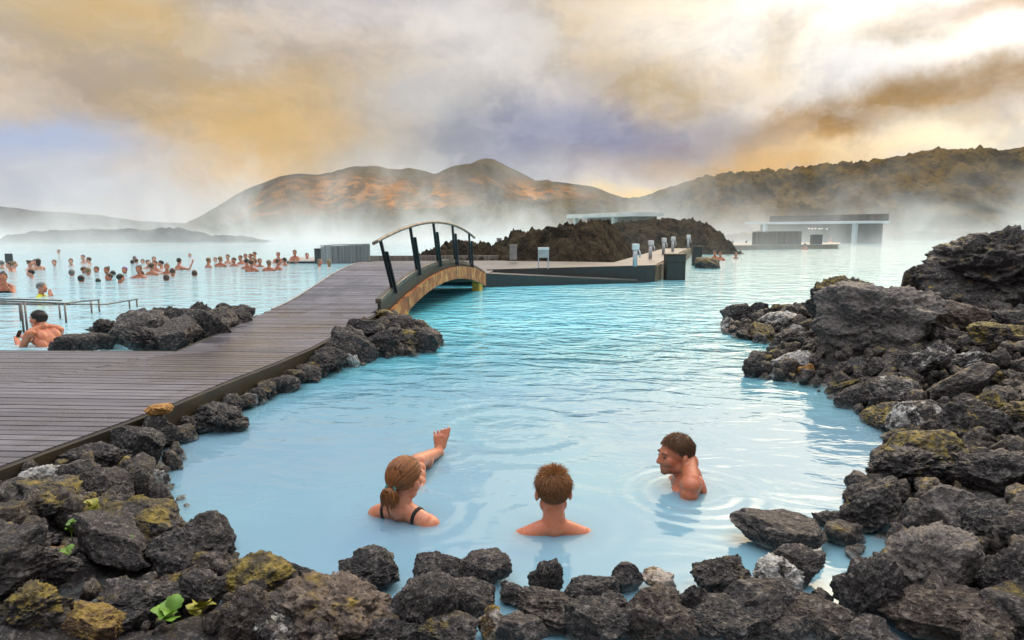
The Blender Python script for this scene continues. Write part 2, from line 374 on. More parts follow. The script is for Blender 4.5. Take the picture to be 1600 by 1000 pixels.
# ------------------------------------------------------------------ bank under the rocks
def rock_mat(name, ground=False):
    m, t, b = newmat(name)
    oi = nd(t, 'ShaderNodeObjectInfo')
    tc = nd(t, 'ShaderNodeTexCoord').outputs['Object']
    geo = nd(t, 'ShaderNodeNewGeometry')
    pos = geo.outputs['Position']; nz = sep(t, geo.outputs['Normal'])[2]; pz = sep(t, pos)[2]
    co = pos if ground else vm(t, 'ADD', pos, vm(t, 'SCALE', (1, 1, 1)))
    if not ground:
        s = co.node.inputs[1].links[0].from_node; s.inputs['Scale'].default_value = 0
    oc = sep(t, oi.outputs['Color'])
    rnd = oi.outputs['Random']
    a = noi(t, co, 5, 5, .6); f = noi(t, co, 34, 5, .65); ff = noi(t, co, 120, 3, .6)
    base = mix(t, sstep(t, a, .35, .65), (.012, .0115, .0125), (.042, .035, .033))
    base = mix(t, mth(t, 'MULTIPLY', rnd, .4) if not ground else .2, base, (.046, .036, .034))
    if not ground: base = mix(t, mth(t, 'SUBTRACT', 1.0, oi.outputs['Alpha'], clamp=True), base, mix(t, sstep(t, f, .35, .65), (.10, .085, .078), (.27, .235, .21)))
    base = mix(t, sstep(t, f, .50, .70), base, (.20, .175, .16))  # coarse and fine pale flecks: highlights put into the base colour
    base = mix(t, sstep(t, ff, .58, .72, 0, .6), base, (.38, .34, .30))
    # ochre moss and lichen on some tops
    mo = mth(t, 'ADD', noi(t, co, 8, 6, .7), mth(t, 'MULTIPLY', sstep(t, nz, -.2, .9), .16))
    mo = mth(t, 'ADD', mo, mth(t, 'MULTIPLY', oc[0] if not ground else .25, .30))
    mc = mix(t, sstep(t, noi(t, co, 22, 4, .6), .4, .62), (.085, .062, .020), (.36, .26, .04))
    base = mix(t, sstep(t, mo, .80, .95, 0, .8), base, mc)
    # white silica crust on some, and a thin pale line where the water dries
    cr = mth(t, 'ADD', noi(t, co, 13, 6, .72), mth(t, 'MULTIPLY', oc[1] if not ground else 0.0, .36))
    base = mix(t, sstep(t, cr, .76, .86, 0, .9), base, mix(t, sstep(t, f, .35, .6), (.34, .31, .27), (.72, .70, .66)))
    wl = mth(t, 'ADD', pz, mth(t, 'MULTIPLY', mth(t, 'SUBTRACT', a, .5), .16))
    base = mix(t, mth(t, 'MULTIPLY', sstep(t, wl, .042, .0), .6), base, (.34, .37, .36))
    base = mix(t, oc[2] if not ground else 0.0, base, mix(t, sstep(t, f, .35, .65), (.30, .12, .028), (.62, .33, .09)))
    lk(t, base, b.inputs['Base Color'])
    b.inputs['Roughness'].default_value = .55; b.inputs['Specular IOR Level'].default_value = .5
    vor = nd(t, 'ShaderNodeTexVoronoi', {'Vector': co, 'Scale': 38.0}).outputs['Distance']
    h = mth(t, 'ADD', mth(t, 'MULTIPLY', f, .9), mth(t, 'ADD', mth(t, 'MULTIPLY', vor, .5), mth(t, 'MULTIPLY', ff, .35)))
    lk(t, nd(t, 'ShaderNodeBump', {'Height': h, 'Strength': .9, 'Distance': .035}).outputs[0], b.inputs['Normal'])
    return m
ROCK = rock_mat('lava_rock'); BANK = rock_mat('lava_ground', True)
def bank_z(X, Y):
    return bank_h(X, Y) + .10*fbm(X, Y, 2.2, 5, 3.1)
bank = obj('lava_bank', gridmesh('lava_bank', np.arange(-8, 11.6, .09), np.arange(-4, 11.6, .09), bank_z), BANK)
tag(bank, kind='structure')
# ------------------------------------------------------------------ far land
def sil(pts, Y):
    w = [D(px, py, Y) for px, py in pts]
    xs = [p.x for p in w]; zs = [p.z for p in w]
    return lambda X: np.interp(X, xs, zs)
def landmat(name, c1, c2, c3, scale, patches=(), pc=(.36, .17, .035), bump=.6, bd=1.0, bs=None, p3=.5):
    m, t, b = newmat(name)
    pos = nd(t, 'ShaderNodeNewGeometry').outputs['Position']
    x, y, z = sep(t, pos)[0:3]
    a = noi(t, pos, scale, 6, .6); f = noi(t, pos, scale*6, 5, .65)
    c = mix(t, sstep(t, a, .36, .62), c1, c2)
    c = mix(t, sstep(t, f, p3, p3+.22, 0, .8), c, c3)
    if patches:
        wv = vm(t, 'SUBTRACT', noi(t, pos, scale*1.5, 5, .6, out=1), (.5, .5, .5))
        q = vm(t, 'ADD', comb(t, x, z, 0.0), vm(t, 'MULTIPLY', wv, (60, 34, 0)))
        for (cx, cz, sx, sz, ang, st) in patches:
            g = mth(t, 'MULTIPLY', gauss(t, q, (cx, cz), (sx, sz), ang), sstep(t, f, .42, .60, .12, 1.1))
            c = mix(t, mth(t, 'MULTIPLY', g, st, clamp=True), c, pc)
    lk(t, c, b.inputs['Base Color']); b.inputs['Roughness'].default_value = .95; b.inputs['Specular IOR Level'].default_value = .1
    h = noi(t, pos, bs or scale*8, 6, .65)
    lk(t, nd(t, 'ShaderNodeBump', {'Height': h, 'Strength': bump, 'Distance': bd}).outputs[0], b.inputs['Normal'])
    return m
def ridge(name, pts, Y, depth, m, amp, nscale, seed, nx=200, ny=40, back=None, ridged=False, edge=0.0, power=1.0, narrow=0.0):
    s = sil(pts, Y); xs = [D(p[0], p[1], Y).x for p in pts]
    X0, X1 = min(xs), max(xs)
    def zf(X, Yg):
        u = (Yg-Y)/np.where(Yg < Y, depth, back or depth); xc = (X0+X1)*.5
        H = s(xc+(X-xc)*(1+narrow*np.abs(u)**1.3))
        prof = np.cos(np.clip(np.abs(u), 0, 1)*math.pi/2)**power
        n = fbm(X, Yg, nscale, 5, seed, ridged)
        if ridged: n = n-1.85
        k = np.clip(np.abs(u)*4, edge, 1)*np.clip(prof*3, 0, 1)
        return (H+1)*prof - 1 + amp*n*k
    me = gridmesh(name, np.linspace(X0, X1, nx), np.linspace(Y-depth, Y+(back or depth), ny), zf)
    return tag(obj(name, me, m), kind='structure')
terrain = obj('terrain', mesh('terrain', [(-2600, -60, -1.6), (2600, -60, -1.6), (2600, 2600, -1.6), (-2600, 2600, -1.6)], [(0, 1, 2, 3)]),
              landmat('far_ground', (.06, .055, .04), (.1, .085, .05), (.04, .038, .035), .05))
tag(terrain, kind='structure')
HY = 760
def hp(px, py): q = D(px, py, HY-90); return q.x, q.z
patches = []
for (px, py, sx, sy, ang, st) in ((600, 298, 60, 14, 0, .8), (450, 318, 70, 24, .3, .55), (560, 318, 40, 16, 0, .7), (705, 312, 12, 30, .75, .95), (650, 322, 60, 12, -.15, .9), (835, 306, 14, 30, .8, .95),
                                  (885, 304, 60, 12, -.1, .6), (520, 290, 50, 10, 0, .5), (770, 285, 25, 8, 0, .55), (735, 320, 40, 12, -.3, .7), (480, 345, 60, 12, 0, .4)):
    x, z = hp(px, py); k = (HY-90)/FPX
    patches.append((x, z, sx*k, sy*k, ang, st))
HILLM = landmat('hill_ground', (.034, .028, .013), (.115, .072, .017), (.022, .019, .014), .012, patches, (.56, .22, .022), 1.0, 16.0, .05)
HILL = [(270, 362), (285, 355), (330, 331), (375, 304), (400, 291), (440, 275), (460, 272), (480, 273), (500, 275), (522, 274), (535, 269), (550, 265), (585, 266), (620, 268), (645, 267), (665, 271), (690, 275), (702, 268), (715, 262), (728, 259), (742, 259), (752, 256), (762, 254), (775, 254), (785, 257), (800, 264), (815, 271), (840, 284), (870, 284), (900, 288), (920, 291), (935, 295), (955, 304), (985, 314), (1060, 326), (1120, 350)]
ridge('hill', HILL, HY, 240, HILLM, 7, .011, 5.2, 260, 90, 240, narrow=.75)
ridge('far_hill', [(-260, 350), (-120, 322), (-40, 318), (20, 326), (60, 329), (120, 335), (190, 344), (230, 346), (262, 352), (300, 360)], 1500, 300,
      landmat('far_hill_ground', (.05, .052, .058), (.075, .07, .07), (.04, .042, .05), .008, bump=.5, bd=6), 8, .006, 2.0, 80, 24)
ROUGH = landmat('lava_field', (.055, .046, .024), (.14, .10, .03), (.024, .021, .017), .09, bump=1.0, bd=1.6, bs=.55, p3=.46)
ridge('lava_field', [(440, 352), (520, 345), (600, 338), (640, 336), (700, 333), (760, 326), (820, 321), (860, 320), (900, 322), (960, 318), (1000, 312), (1060, 318), (1140, 330)], 260, 110, ROUGH, 2.4, .09, 9.0, 260, 60, ridged=True, edge=.35)
RH = [(935, 366), (965, 345), (985, 330), (1000, 318), (1010, 311), (1022, 304), (1040, 298), (1060, 291), (1080, 285), (1100, 281), (1130, 280), (1160, 277), (1200, 274), (1230, 271), (1262, 268), (1300, 262), (1330, 262), (1352, 258), (1380, 252), (1400, 247), (1420, 243), (1450, 240), (1480, 246), (1520, 248), (1545, 243), (1560, 240), (1585, 238), (1600, 232), (1680, 222), (1800, 214), (1950, 214)]
ROUGH2 = landmat('mossy_lava', (.036, .029, .013), (.165, .10, .018), (.014, .012, .008), .13, bump=1.0, bd=1.2, bs=.9, p3=.45)
ridge('lava_hill', RH, 165, 62, ROUGH2, 1.9, .12, 4.0, 420, 90, ridged=True, edge=.28, power=.8)
ridge('lava_ridge', [(20, 372), (60, 364), (110, 361), (160, 360), (210, 359), (270, 359), (300, 362), (325, 372), (340, 371), (355, 369), (385, 374), (420, 380)], 82, 6,
      landmat('dark_lava', (.03, .03, .032), (.05, .048, .045), (.02, .02, .02), .2, bd=.6), .5, .3, 6.0, 220, 24, ridged=True, edge=.3)
ridge('lava_ridge', [(1080, 376), (1130, 371), (1180, 365), (1300, 362), (1420, 364), (1500, 367), (1600, 364), (1750, 360), (1900, 356)], 96, 6,
      ROUGH2, .7, .3, 16.0, 260, 16, ridged=True, edge=.3)
# ------------------------------------------------------------------ air and steam
def volbox(name, x0, x1, y0, y1, z0, z1, m):
    b = bmesh.new(); boxbm(b, x0, x1, y0, y1, z0, z1)
    return tag(obj(name, b, m), kind='stuff')
hm = bpy.data.materials.new('thin_haze'); hm.use_nodes = True; ht = hm.node_tree; ht.nodes.remove(ht.nodes['Principled BSDF'])
pv = nd(ht, 'ShaderNodeVolumePrincipled', {'Color': (.93, .94, .96), 'Density': .00005, 'Anisotropy': .2})
lk(ht, pv.outputs[0], ht.nodes['Material Output'].inputs['Volume'])
volbox('haze', -2700, 2700, -80, 2700, -2.7, 160, hm)
sm_ = bpy.data.materials.new('steam'); sm_.use_nodes = True; st = sm_.node_tree; st.nodes.remove(st.nodes['Principled BSDF'])
pos = nd(st, 'ShaderNodeNewGeometry').outputs['Position']
x, y, z = sep(st, pos)[0:3]
q = vm(st, 'MULTIPLY', pos, (1, .55, .75))
nz_ = noi(st, q, .085, 4, .62, .8)
patch = sstep(st, nz_, .46, .64)
low = mth(st, 'EXPONENT', mth(st, 'MULTIPLY', z, -.85))
tall = mth(st, 'EXPONENT', mth(st, 'MULTIPLY', z, -.17))
plume = sstep(st, noi(st, vm(st, 'ADD', q, (37, 11, 0)), .10, 5, .66, 1.1), .50, .64)
ramp_ = sstep(st, y, 19, 62)
den = mth(st, 'ADD', mth(st, 'MULTIPLY', low, mth(st, 'MULTIPLY_ADD', patch, .062, .012)), mth(st, 'MULTIPLY', mth(st, 'MULTIPLY', tall, plume), mth(st, 'MULTIPLY', sstep(st, y, 40, 78), .07)))
den = mth(st, 'MULTIPLY', den, ramp_)
den = mth(st, 'MULTIPLY', den, sstep(st, z, 15, 7))
den = mth(st, 'MULTIPLY', den, 1.0)
pv = nd(st, 'ShaderNodeVolumePrincipled', {'Color': (.96, .97, .98), 'Density': den, 'Anisotropy': .25})
lk(st, pv.outputs[0], st.nodes['Material Output'].inputs['Volume'])
volbox('steam', -130, 150, 18, 118, .05, 16, sm_)
try: sm_.cycles.volume_step_rate = 1.5
except Exception as e: print(e)
# ------------------------------------------------------------------ boardwalk
def wood_mat(name, c1, c2, c3, along=(1.2, 26, 26), rough=(.16, .46), wetspots=(), plank=None):
    m, t, b = newmat(name)
    pos = nd(t, 'ShaderNodeNewGeometry').outputs['Position']
    at = nd(t, 'ShaderNodeAttribute', attribute_name='tone').outputs['Fac']
    g = noi(t, vm(t, 'ADD', vm(t, 'MULTIPLY', pos, along), comb(t, mth(t, 'MULTIPLY', at, 37.0), 0.0, 0.0)), 1.6, 6, .65, .4)
    c = mix(t, sstep(t, g, .3, .7), c1, c2)
    c = mix(t, mth(t, 'MULTIPLY', at, .6), c, c3)
    st = noi(t, pos, 1.1, 5, .6, .6)
    wet = sstep(t, st, .46, .62, .15, .9)
    for (cx, cyy, sx, sy) in wetspots:
        wet = mth(t, 'ADD', wet, mth(t, 'MULTIPLY', gauss(t, vm(t, 'MULTIPLY', pos, (1, 1, 0)), (cx, cyy), (sx, sy)), sstep(t, st, .25, .55)), clamp=True)
    c = mix(t, mth(t, 'MULTIPLY', wet, .55), c, tuple(v*.35 for v in c1))
    lk(t, c, b.inputs['Base Color'])
    lk(t, mth(t, 'MULTIPLY_ADD', wet, rough[0]-rough[1], rough[1]), b.inputs['Roughness'])
    lk(t, nd(t, 'ShaderNodeBump', {'Height': g, 'Strength': .45, 'Distance': .006}).outputs[0], b.inputs['Normal'])
    return m
WOOD = wood_mat('weathered_planks', (.100, .093, .108), (.265, .252, .280), (.066, .060, .074), wetspots=((-3.5, 6.3, 1.1, .45), (-3.0, 8.0, .5, .9)))
DARKWOOD = simple('dark_wet_timber', (.020, .017, .013), .5, .4, .5, 3, 0, .4, 18, (1, 1, 4), (.045, .034, .016))
BLACKPAINT = simple('black_stained_boards', (.022, .024, .024), .5, .5, .5, 5, 0, .35, 14, (6, 6, .7), (.045, .046, .042))
def planks(lst):
    """lst of 4-corner top outlines (each corner a 3D point); one mesh with a tone per plank"""
    V, F, T = [], [], []
    for q in lst:
        k = len(V); tone = random.random(); dzz = random.uniform(-.0015, .0015)
        for p in q: V.append((p[0], p[1], p[2]+dzz))
        for p in q: V.append((p[0], p[1], p[2]-.032))
        F += [(k, k+1, k+2, k+3), (k+7, k+6, k+5, k+4)] + [(k+i, k+4+i, k+4+(i+1) % 4, k+(i+1) % 4) for i in range(4)]
        T += [tone]*8
    me = mesh('decking', V, F)
    a = me.attributes.new('tone', 'FLOAT', 'POINT'); a.data.foreach_set('value', T)
    return me
DZ = .25
def xr(y): return float(np.interp(y, [0, 3.25, 4.73, 5.58, 6.3, 7.13, 10.2], [-3.0, -2.78, -2.47, -2.37, -2.25, -2.15, -2.04]))
def xl(y): return float(np.interp(y, [0, 2.2, 5.4, 6.2, 6.9, 8.2, 9.6, 10.2], [-6.0, -5.5, -4.06, -3.72, -3.44, -3.55, -3.7, -3.74]))
walk = thing('boardwalk', 'weathered grey timber boardwalk leading from the left edge up to the arched bridge', 'boardwalk', (0, 0, 0))
q = []; y = 1.2
while y < 10.2:
    y2 = min(y+.098, 10.2); sk = .10
    q.append([(xl(y)+.006, y+sk, DZ), (xr(y), y-.0, DZ), (xr(y2), y2-.014, DZ), (xl(y2)+.006, y2-.014+sk, DZ)]); y += .098
obj('decking', planks(q), WOOD, walk)
q = []; y = 1.2
while y < 6.85:
    q.append([(-12, y+.25, DZ), (xl(y)-.008, y+.04, DZ), (xl(y+.098)-.008, y+.127, DZ), (-12, y+.337, DZ)]); y += .098
obj('side_platform', planks(q), WOOD, walk)
def strip(pts, thick, z0, z1, side=1):
    """upright board following a plan line; z0,z1 numbers or functions of index"""
    b = bmesh.new(); pts = [Vector((p[0], p[1])) for p in pts]; rows = []
    for i, p in enumerate(pts):
        d = (pts[min(i+1, len(pts)-1)]-pts[max(i-1, 0)]).normalized(); n = Vector((d.y, -d.x))*thick*side
        a0 = z0[i] if isinstance(z0, (list, tuple)) else z0; a1 = z1[i] if isinstance(z1, (list, tuple)) else z1
        rows.append([b.verts.new((p.x, p.y, a0)), b.verts.new((p.x+n.x, p.y+n.y, a0)), b.verts.new((p.x+n.x, p.y+n.y, a1)), b.verts.new((p.x, p.y, a1))])
    for i in range(len(rows)-1):
        for k in range(4):
            j = (k+1) % 4; b.faces.new([rows[i][k], rows[i][j], rows[i+1][j], rows[i+1][k]])
    b.faces.new(rows[0][::-1]); b.faces.new(rows[-1])
    bmesh.ops.recalc_face_normals(b, faces=b.faces)
    return b
obj('edge_board', strip([(xr(y)+.004, y) for y in np.arange(1.2, 10.21, .3)], .045, .02, .243), DARKWOOD, walk)
obj('edge_board', strip([(xl(y)-.004, y) for y in np.arange(7.0, 10.21, .3)], .045, .0, .243, -1), DARKWOOD, walk)
obj('edge_board', strip([(-12, 7.13), (-3.47, 6.96)], .045, .0, .243, -1), DARKWOOD, walk)
# ------------------------------------------------------------------ arched footbridge
KX = lambda y: -2.04 + .194*(y-10.5)
def fit(ys, zs, deg=3):
    c = np.polyfit(ys, zs, deg); return lambda y: float(np.polyval(c, y))
kerbtop = fit([10.45, 11.4, 12.4, 13.76, 15.5, 17.4], [.44, .665, .814, .894, .77, .41])
beamtop = fit([10.4, 10.84, 12.4, 14.5, 16.0, 17.2], [.13, .26, .565, .73, .62, .40])
beambot = fit([10.9, 11.56, 12.4, 13.3, 14.78, 16.5, 17.1], [-.06, .135, .32, .42, .445, .22, .10], 3)
railz = fit([10.33, 11.9, 13.33, 14.5, 16.3], [1.30, 1.545, 1.635, 1.59, 1.31])
def dz_(y):
    u = min(1, abs(y-13.9)/(3.9 if y < 13.9 else 3.7)); return DZ + .575*math.cos(u*math.pi/2)**2
bridge = thing('arched_footbridge', 'arched timber footbridge with rusty orange side beam and one curved handrail on black posts', 'footbridge', (-1.4, 13.9, 0))
def bo(name, me, m, par=None): # children of the bridge are modelled in place
    o = obj(name, me, m, par or bridge)
    if par is None: o.matrix_parent_inverse = Matrix.Translation((1.4, -13.9, 0))
    return o
WID = 1.66
q = []; y = 10.205
while y < 17.45:
    y2 = y+.107
    q.append([(KX(y)-WID, y+.06, dz_(y)), (KX(y)-.03, y, dz_(y)), (KX(y2)-.03, y2, dz_(y2)), (KX(y2)-WID, y2+.06, dz_(y2))]); y += .115
bo('decking', planks(q), WOOD)
ys = list(np.linspace(10.45, 17.35, 40))
bo('kerb', bevel(strip([(KX(y)-.055, y) for y in ys], .10, [kerbtop(y)-.075 for y in ys], [kerbtop(y) for y in ys]), .006), wood_mat('kerb_timber', (.060, .046, .032), (.15, .12, .09), (.045, .036, .028), (20, 2, 20)))
bo('side_board', strip([(KX(y)-.02, y) for y in ys], .05, [beamtop(y)-.02 for y in ys], [kerbtop(y)-.077 for y in ys]), DARKWOOD)
rm, rt_, rb = newmat('rusty_beam')
pos = nd(rt_, 'ShaderNodeNewGeometry').outputs['Position']
f1 = noi(rt_, pos, 3.2, 6, .68, .5); f2 = noi(rt_, vm(rt_, 'MULTIPLY', pos, (1, 1, .25)), 9, 5, .6)
c = mix(rt_, sstep(rt_, f1, .38, .56), (.56, .26, .075), (.30, .085, .020))
c = mix(rt_, sstep(rt_, f2, .54, .64), c, (.055, .026, .014))
c = mix(rt_, sstep(rt_, noi(rt_, pos, 5, 5, .6), .58, .7, 0, .7), c, (.62, .42, .18))
lk(rt_, c, rb.inputs['Base Color']); rb.inputs['Roughness'].default_value = .7
lk(rt_, nd(rt_, 'ShaderNodeBump', {'Height': f1, 'Strength': .5, 'Distance': .01}).outputs[0], rb.inputs['Normal'])
yb = list(np.linspace(10.75, 17.2, 40))
for off in (0.0, -WID+.07):
    bo('arch_beam', strip([(KX(y)-.03+off, y) for y in yb], .12 if off == 0 else .07, [max(-.15, beambot(y)) for y in yb], [beamtop(y)-.022 for y in yb]), rm)
# soffit boards between the beams
V, F = [], []
for i, y in enumerate(yb):
    z = max(beambot(y)+.10, .0); V += [(KX(y)-WID+.12, y, z), (KX(y)-.04, y, z)]
    if i: F.append((2*i-2, 2*i-1, 2*i+1, 2*i))
bo('soffit', mesh('soffit', V, F), DARKWOOD)
yel = simple('yellow_pier', (.62, .36, .035), .55, .4, .35, 5, 0, .2, 20, (1, 1, .4), (.42, .20, .02))
for (ya, yb_, zt) in ((10.95, 11.6, .19), (16.62, 16.95, .30)):
    b = bmesh.new(); x0 = KX(ya)-WID+.1; x1 = KX(ya)+.075
    hexa(b, [(KX(ya)-.12, ya, -.6), (KX(ya)+.06, ya, -.6), (KX(yb_)+.06, yb_, -.6), (KX(yb_)-.12, yb_, -.6)], [(KX(ya)-.12, ya, zt), (KX(ya)+.06, ya, zt), (KX(yb_)+.06, yb_, zt+.06), (KX(yb_)-.12, yb_, zt+.06)])
    bo('pier', bevel(b, .012), yel)
black = simple('black_post_paint', (.012, .016, .020), .35, .5, .4, 12)
railm = simple('worn_handrail', (.24, .17, .115), .4, .5, .35, 5, 0, .1, 30, (1, 1, 1), (.06, .045, .035))
postd = [(11.04, 10.55), (12.25, 11.9), (13.5, 13.2), (14.7, 14.5), (15.97, 15.86)]
for y0, y1 in postd:
    b = bmesh.new()
    def leg(ya, yc, za, zc, w, dx):
        hexa(b, [(KX(ya)+dx-w, ya-.03, za), (KX(ya)+dx+w, ya-.03, za), (KX(ya)+dx+w, ya+.03, za), (KX(ya)+dx-w, ya+.03, za)],
                [(KX(yc)+dx-w, yc-.03, zc), (KX(yc)+dx+w, yc-.03, zc), (KX(yc)+dx+w, yc+.03, zc), (KX(yc)+dx-w, yc+.03, zc)])
    za, zc = kerbtop(y0)-.12, railz(y1)-.012
    leg(y0, y1, za, zc, .024, .01)
    leg(y0+.005, y0+.005+(y1-y0)*.8, za, za+(zc-za)*.80, .024, .062)
    bo('post', bevel(b, .005), black)
b = bmesh.new(); yr = np.linspace(10.28, 16.35, 34)
tube(b, [(KX(y)+.01, y, railz(y)) for y in yr], .027, 10)
bo('handrail', b, railm)
trimm = simple('pale_edge_trim', (.40, .36, .32), .5, .4, .3, 8)
bo('edge_trim', strip([(KX(y)-WID-.002, y+.06) for y in ys], .03, [dz_(y+0)-.10 for y in ys], [dz_(y)+.012 for y in ys], -1), trimm)
# ------------------------------------------------------------------ landing behind the bridge
CONC = simple('wet_grey_deck', (.17, .155, .14), .35, .5, .4, 1.2, 0, .2, 12)
TAN = simple('tan_boards', (.21, .145, .08), .6, .4, .5, 3, 0, .4, 10, (3, 3, .6), (.10, .065, .035))
land = thing('landing', 'low black walled landing with wet grey deck at the far end of the arched bridge', 'landing', (1, 19.5, 0))
def lo(name, me, m):
    o = obj(name, me, m, land); o.matrix_parent_inverse = Matrix.Translation((-1, -19.5, 0)); return o
def prism(plan, z0, z1):
    b = bmesh.new(); zt = z1 if isinstance(z1, (list, tuple)) else [z1]*len(plan)
    hexa(b, [(p[0], p[1], z0) for p in plan], [(p[0], p[1], z) for p, z in zip(plan, zt)])
    bmesh.ops.recalc_face_normals(b, faces=b.faces); return b
f0, f1_ = D(772, 421, 18.75), D(1022, 415.5, 19.7)
lo('deck', prism([(-.62, 18.0), (f0.x, f0.y), (f1_.x, f1_.y), (9.6, 37.5), (8.3, 37.5), (3.2, 21.6), (-.2, 25.2), (-5.2, 25.2), (-2.4, 17.9)], .30, [.34, .40, .47, .46, .46, .46, .36, .34, .30]), CONC)
lo('front_wall', strip([(f0.x-.2, f0.y-.05), (f1_.x, f1_.y)], .08, -.4, [.41, .478]), BLACKPAINT)
lo('side_wall', strip([(f1_.x+.004, f1_.y-.05), (5.0, 22.2), (9.7, 37.5)], .07, -.4, .472), TAN)
r0, r1 = D(757, 425, 17.75), D(965, 437.5, 19.25)
lo('ramp', prism([(r0.x-.1, r0.y), (r1.x, r1.y), (f1_.x-.4, f1_.y-.14), (f0.x-.1, f0.y-.12)], -.4, [.355, .07, .07, .34]), CONC)
lo('ramp_wall', strip([(r0.x-.14, r0.y-.03), (r1.x+.9, r1.y+.1)], .06, -.4, [.375, .035]), BLACKPAINT)
LW = simple('low_timber_wall', (.20, .17, .14), .6, .4, .4, 2, 0, .4, 8, (8, 8, .5))
lw = obj('low_wall', bevel(strip([(-5.3, 25.3), (-.1, 25.3)], .12, .1, .53, -1), .01), LW); tag(lw, 'long low grey timber wall running behind the arched bridge', 'wall')
# black timber pillars
def pillar(px, row, w, h, label, Y=None):
    g = P(px, row, 0); r = thing('timber_pillar', label, 'pillar', (g.x, g.y+w*.4, 0))
    b = bmesh.new(); boxbm(b, -w/2, w/2, -w*.4, w*.4, -.5, h); obj('casing', bevel(b, .012), BLACKPAINT, r)
    b = bmesh.new(); boxbm(b, -w/2-.02, w/2+.02, -w*.4-.02, w*.4+.02, h+.002, h+.035); obj('cap', bevel(b, .008), DARKWOOD, r)
    b = bmesh.new(); boxbm(b, -w/2-.006, w/2+.006, -w*.4-.006, w*.4+.006, h*.70, h*.70+.035); obj('band', bevel(b, .004), DARKWOOD, r)
    return r
pillar(1056, 438, .56, .74, 'black timber pillar in the water at the near corner of the landing')
pillar(1090, 415, .36, .77, 'slim black timber pillar beside the small rock islet behind the landing')
pillar(1277, 388.5, .72, 1.05, 'dark square pillar on the far platform in front of the right pavilion')
# lamp bollards
steel = simple('pale_steel', (.52, .52, .53), .35, .5, .2, 9, .4)
whitep = simple('white_paint', (.70, .69, .66), .5, .5, .12, 5)
def bollard(px, row, top, label):
    g = P(px, row, .47); h = (row-top)*g.y/FPX
    r = thing('lamp_bollard', label, 'bollard', g, .15, 'pale bollards along the landing path')
    b = bmesh.new(); tube(b, [(0, 0, 0), (0, 0, h*.72)], .062, 10); obj('post', b, steel, r)
    b = bmesh.new(); boxbm(b, -.08, .10, -.075, .075, h*.722, h); obj('head', bevel(b, .02), whitep, r)
    b = bmesh.new(); tube(b, [(.085, -.06, h*.72), (.12, -.09, h*.55), (.10, -.085, h*.40)], .022, 6); obj('spout', b, steel, r)
bollard(992, 416, 381, 'pale post nearest the black corner pillar, largest of the path posts')
bollard(1016, 404, 376, 'pale post second along the landing path from the corner pillar')
bollard(1036.5, 397.5, 372, 'pale post third along the landing path from the corner pillar')
bollard(1051, 393, 370, 'slim dark pale-capped post fourth along the landing path')
bollard(1075, 388, 367, 'broad pale post farthest along the landing path, against the lava mound')
bollard(1124, 382, 364, 'pale twin post standing alone past the lava mound on the far walkway')
# sign on two legs
g = D(849, 419, 18.95); g.z = .405
sg = thing('notice_board', 'small grey notice board on two thin legs on the landing edge', 'sign', g)
for s in (-.135, .135):
    b = bmesh.new(); boxbm(b, s-.016, s+.016, -.016, .016, 0, .60); obj('leg', b, steel, sg)
b = bmesh.new(); boxbm(b, -.15, .15, -.045, -.018, .31, .52); obj('panel', bevel(b, .006), simple('grey_panel', (.42, .42, .41), .5), sg)
b = bmesh.new(); boxbm(b, -.155, .155, -.06, -.012, .522, .60); obj('header', bevel(b, .006), whitep, sg)
def cabinet(px, row, top, w, Y, label, m):
    g = D(px, row, Y); t_ = D(px, top, Y); r = thing('cabinet', label, 'cabinet', g)
    h = t_.z-g.z
    b = bmesh.new(); boxbm(b, -w/2, w/2, -.12, .12, 0, h); obj('body', bevel(b, .01), m, r)
    b = bmesh.new(); boxbm(b, -w/2-.015, w/2+.015, -.135, .135, h+.002, h+.03); obj('lid', bevel(b, .006), m, r)
    b = bmesh.new(); boxbm(b, -w/2+.03, w/2-.03, -.130, -.121, .05, h-.05); obj('door', b, m, r)
GREY = simple('grey_box', (.30, .29, .28), .55)
cabinet(802, 406, 384, .24, 22.5, 'upright pale grey cabinet beside the lava mound at the low wall end', GREY)
cabinet(780, 391, 373, .20, 29, 'small square grey box on top of the rocks behind the low wall', GREY)
# ------------------------------------------------------------------ mound, islets, buildings, screens
MOUNDM = landmat('mound_lava', (.036, .030, .022), (.125, .092, .055), (.016, .014, .012), .9, bump=1.0, bd=.6, bs=4.5, p3=.46)
MO = [(655, 405), (665, 397), (685, 393), (697, 385), (715, 385), (727, 379), (740, 386), (777, 388), (795, 377), (802, 367), (820, 362), (845, 366), (857, 359), (880, 355), (895, 355), (930, 349), (950, 347), (965, 351), (985, 349), (1020, 347), (1050, 346), (1087, 345), (1107, 359), (1117, 377), (1124, 392)]
def mound(pts, Yc, dn, df, sd, nx, ny, cut=None):
    ms = sil(pts, Yc); b0 = [D(p[0], p[1], Yc).x for p in pts]
    def mz(X, Y):
        u = (Y-Yc)/np.where(Y < Yc, dn(X), df); prof = np.cos(np.clip(np.abs(u), 0, 1)*math.pi/2)**.7; k = np.clip(prof*2.5, .25, 1)
        H = (ms(X)+.4)*prof
        h = H-.4 + k*(.34*(fbm(X, Y, .9, 5, sd, True)-1.75) + .16*fbm(X, Y, 3.3, 4, 7.7) - .17)
        if cut is not None: f_ = np.clip((cut(Y)-X)/1.4, 0, 1); h = (h+.5)*(f_*f_*(3-2*f_))**.6 - .5
        return h
    tag(obj('lava_mound', gridmesh('lava_mound', np.linspace(min(b0), max(b0), nx), np.linspace(Yc-7.2, Yc+df, ny), mz), MOUNDM), kind='structure')
